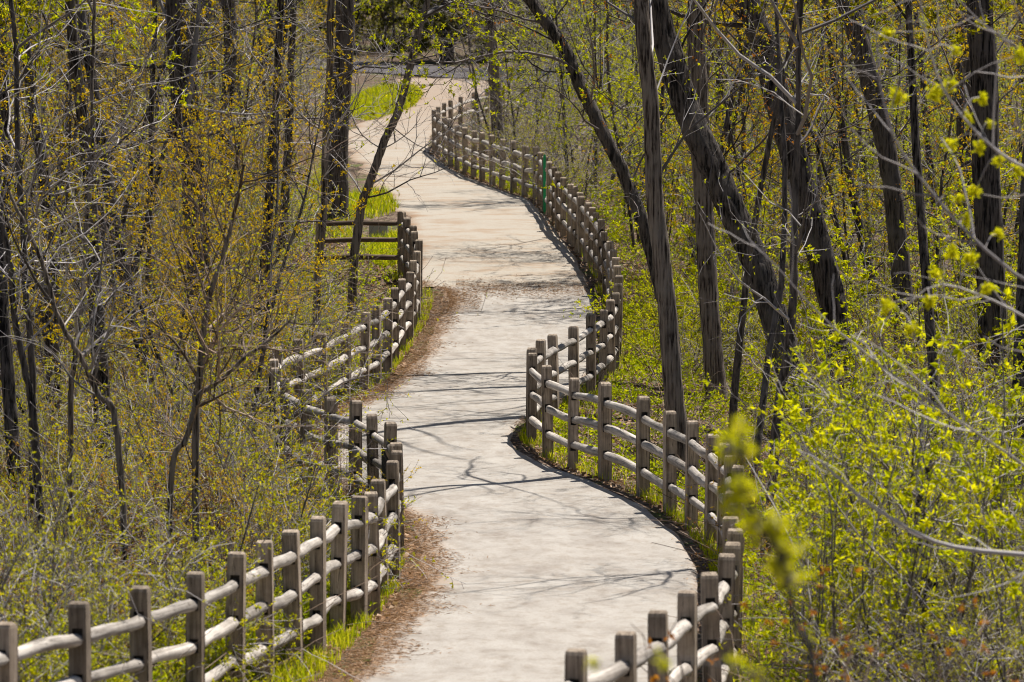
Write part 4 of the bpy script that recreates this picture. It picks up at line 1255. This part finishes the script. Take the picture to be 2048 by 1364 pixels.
# leafy weeds carpeting the ground outside the fences
wc = []
for side, n, dd in ((-1, 9000, (34, 47)), (-1, 10000, (33, 62)), (1, 10000, (33, 90)), (-1, 7000, (62, 120)), (1, 7000, (80, 130))):
    d = dd[0] + (dd[1] - dd[0]) * lr.random(n)
    off = 0.15 + np.abs(lr.normal(size=n)) * (0.9 + 0.012 * d)
    x = xl_fence(d) - off if side < 0 else xr_fence(d) + off
    keep = fnoise(x, d, 0.9, 6 + side) > -0.15
    x, d = x[keep], d[keep]
    n = len(x)
    p = np.stack([x, d, ground(x, d)], -1)
    hh = 0.06 + (0.50 if dd[1] == 47 else 0.28) * lr.random(n) ** 1.6
    P = np.stack([p, p + np.stack([0.08 * lr.normal(size=n), 0.08 * lr.normal(size=n), hh], -1)], 1)
    q = leaves(P, 4, 0.3, 1.0, (0.035, 0.07), lr, 1, 0.1, 1.0, 0.65, 0.0, 0.85)
    wc.append((q[0], q[1], 0, q[2]))
o = link('ground_cover', raw_mesh('ground_cover', wc, [ML_GRASS], False))
tag(o, 'low leafy green weeds carpeting the ground outside the fences', 'ground cover', kind='stuff')

# tangle of fallen twigs and dry canes
bc = []
for side in (-1, 1):
    n = 9000
    d = 34 + (150 - 34) * lr.random(n) ** 1.2
    lo = 0.45; hi = np.maximum(0.8, 0.1024 * d + 1.0 - np.abs(xl_fence(d) if side < 0 else xr_fence(d)))
    off = lo + (hi - lo) * lr.random(n)
    x = xl_fence(d) - off if side < 0 else xr_fence(d) + off
    a = lr.random(n) * 6.283
    D = nrm(np.stack([np.cos(a), np.sin(a), 0.1 + 1.3 * lr.random(n) ** 2], -1))
    P = np.empty((n, 6, 3)); P[:, 0] = np.stack([x, d, ground(x, d) - 0.02], -1)
    st = ((0.4 + 1.2 * lr.random(n)) / 5)[:, None]
    for j in range(1, 6):
        D = nrm(D + 0.16 * lr.normal(size=(n, 3)) + np.array([0, 0, -0.07]))
        P[:, j] = P[:, j - 1] + D * st
    q = tubes(P, (0.003 + 0.004 * lr.random(n))[:, None] * np.linspace(1, 0.5, 6)[None], 3)
    bc.append((q[0], q[1], 0, q[2]))
o = link('dry_brush', raw_mesh('dry_brush', bc, [M_TWIGB], True))
tag(o, 'tangle of dry fallen twigs and canes under the shrubs', 'brush', kind='stuff')

# the far woods read as one mass: low growth too distant to tell apart
def far_thicket(pts, H, nst, ntw, nlf, lsz, lm, tm, r, name, label):
    m = len(pts)
    base = np.repeat(pts, nst, 0) + np.concatenate([r.normal(size=(m * nst, 2)) * 0.35, np.zeros((m * nst, 1))], 1)
    q = len(base)
    D = nrm(np.concatenate([0.45 * r.normal(size=(q, 2)), np.ones((q, 1))], 1))
    L = (H[0] + (H[1] - H[0]) * r.random(q)) / 6
    P = np.empty((q, 7, 3)); P[:, 0] = base
    for j in range(1, 7):
        D = nrm(D + 0.13 * r.normal(size=(q, 3)))
        P[:, j] = P[:, j - 1] + D * L[:, None]
    R = (0.010 + 0.014 * r.random(q))[:, None] * np.linspace(1, 0.3, 7)[None]
    T, RT = grow(P, R, ntw, 0.15, 1.0, (0.5, 1.3), (25, 70), 5, 0.007, 0.02, 0.2, r, 0.5)
    a = tubes(P, R, 4); b = tubes(T, np.maximum(RT, 0.004), 3)
    lv = leaves(T, nlf, 0.2, 1.0, lsz, r, 1, 0.2)
    o = link(name, raw_mesh(name, [(a[0], a[1], 0, a[2]), (b[0], b[1], 0, b[2]), (lv[0], lv[1], 1, lv[2])], [tm, lm], False))
    return tag(o, label, 'thicket', kind='stuff')

tr = np.random.default_rng(64)
for side, lm, nm in ((-1, ML_OLIVE, 'left'), (1, ML_GREEN, 'right')):
    pts = []
    while len(pts) < 120:
        d = math.sqrt(112 ** 2 + (215 ** 2 - 112 ** 2) * tr.random())
        if side < 0:
            lo, hi = -0.1024 * d - 1.0, float(xl_fence(d)) - 0.8
        else:
            lo, hi = float(xr_fence(d)) + 0.7, 0.1024 * d + 1.0
        x = lo + (hi - lo) * tr.random()
        if blocks_view(x, d, 0.6, 2.2):
            continue
        pts.append((x, d, float(ground(x, d)) - 0.05))
    far_thicket(np.array(pts), (1.4, 3.4), 6, 8, 5, (0.05, 0.085), lm, M_TWIG, tr, 'far_thicket', 'distant shrubby growth massed in the wood ' + nm + ' of the path')
pts = []
for k in range(190):
    d = 240 + 75 * tr.random() ** 1.3
    x = (2 * tr.random() - 1) * (0.1024 * d + 2)
    pts.append((x, d, float(ground(x, d)) - 0.05))
far_thicket(np.array(pts), (2.0, 5.5), 6, 8, 5, (0.08, 0.14), ML_OLIVE, M_TWIGD, tr, 'far_thicket', 'dark shrubby growth massed beyond the road')

# ------------------------------------------------------------------ say which one each copy is, by the landmark it stands nearest
MARKS = [(-1, 60, 44, 'low at the left edge'), (-1, 330, 42, 'behind the nearest left fence posts'), (-1, 560, 50, 'before the left fence bulge'), (-1, 90, 58, 'by the slanting left edge trunk'),
         (-1, 350, 56, 'by the pale branching saplings'), (-1, 520, 68, 'left of the fence bulge'), (-1, 640, 80, 'by the thin straight trunk'), (-1, 390, 82, 'around the gnarled forked trunk'),
         (-1, 150, 80, 'in the upper left corner'), (-1, 620, 100, 'behind the square fence return'), (-1, 430, 108, 'by the dark upright left trunk'), (-1, 200, 110, 'deep in the upper left wood'), (-1, 650, 140, 'left of the grass bank'), (-1, 350, 160, 'far back in the left wood'),
         (1, 1600, 42, 'behind the nearest right fence posts'), (1, 1850, 44, 'around the short dark trunk'), (1, 1540, 53, 'by the slim dark trunk'), (1, 1750, 56, 'in the lower right thicket'), (1, 1990, 56, 'low at the right edge'),
         (1, 1400, 63, 'beside the straight brown tree'), (1, 1620, 72, 'below the black leaning trunks'), (1, 1820, 82, 'by the dark forked trunk'), (1, 1980, 80, 'around the thick right edge trunk'), (1, 1330, 82, 'under the curved dark tree'),
         (1, 1280, 100, 'behind the far right fence bend'), (1, 1500, 104, 'between the black leaning trunks'), (1, 1800, 110, 'deep in the upper right wood'), (1, 1180, 125, 'behind the green marker stake'), (1, 1400, 145, 'far back in the right wood'), (1, 1120, 165, 'by the pale leaning pole')]
ORD = ['leftmost', 'second from left', 'third from left', 'fourth from left', 'fifth from left', 'sixth from left', 'seventh from left', 'eighth from left', 'ninth from left', 'tenth from left',
       'eleventh from left', 'twelfth from left', 'thirteenth from left', 'fourteenth from left', 'fifteenth from left', 'sixteenth from left', 'seventeenth from left', 'eighteenth from left', 'nineteenth from left', 'twentieth from left'] + [str(q) + 'th from left' for q in range(21, 60)]
zones = {}
for root, phrase, x, d in COPIES:
    px = 1024 + x / d * F
    if d > 232:
        z = 'beyond the road, ' + ('left of the path top' if px < 740 else 'right of the path top' if px > 1060 else 'above the path top')
    else:
        z = min((m for m in MARKS if m[0] == (-1 if px < 1000 else 1)), key=lambda m: ((px - m[1]) / 160) ** 2 + ((d - m[2]) / (0.13 * m[2])) ** 2)[3]
    zones.setdefault((phrase, z), []).append((px, root))
for (phrase, z), lst in zones.items():
    lst.sort(key=lambda q: q[0])
    for k, (px, root) in enumerate(lst):
        root['label'] = phrase + ' ' + z if len(lst) == 1 else phrase + ' ' + z + ', ' + ORD[min(k, len(ORD) - 1)]
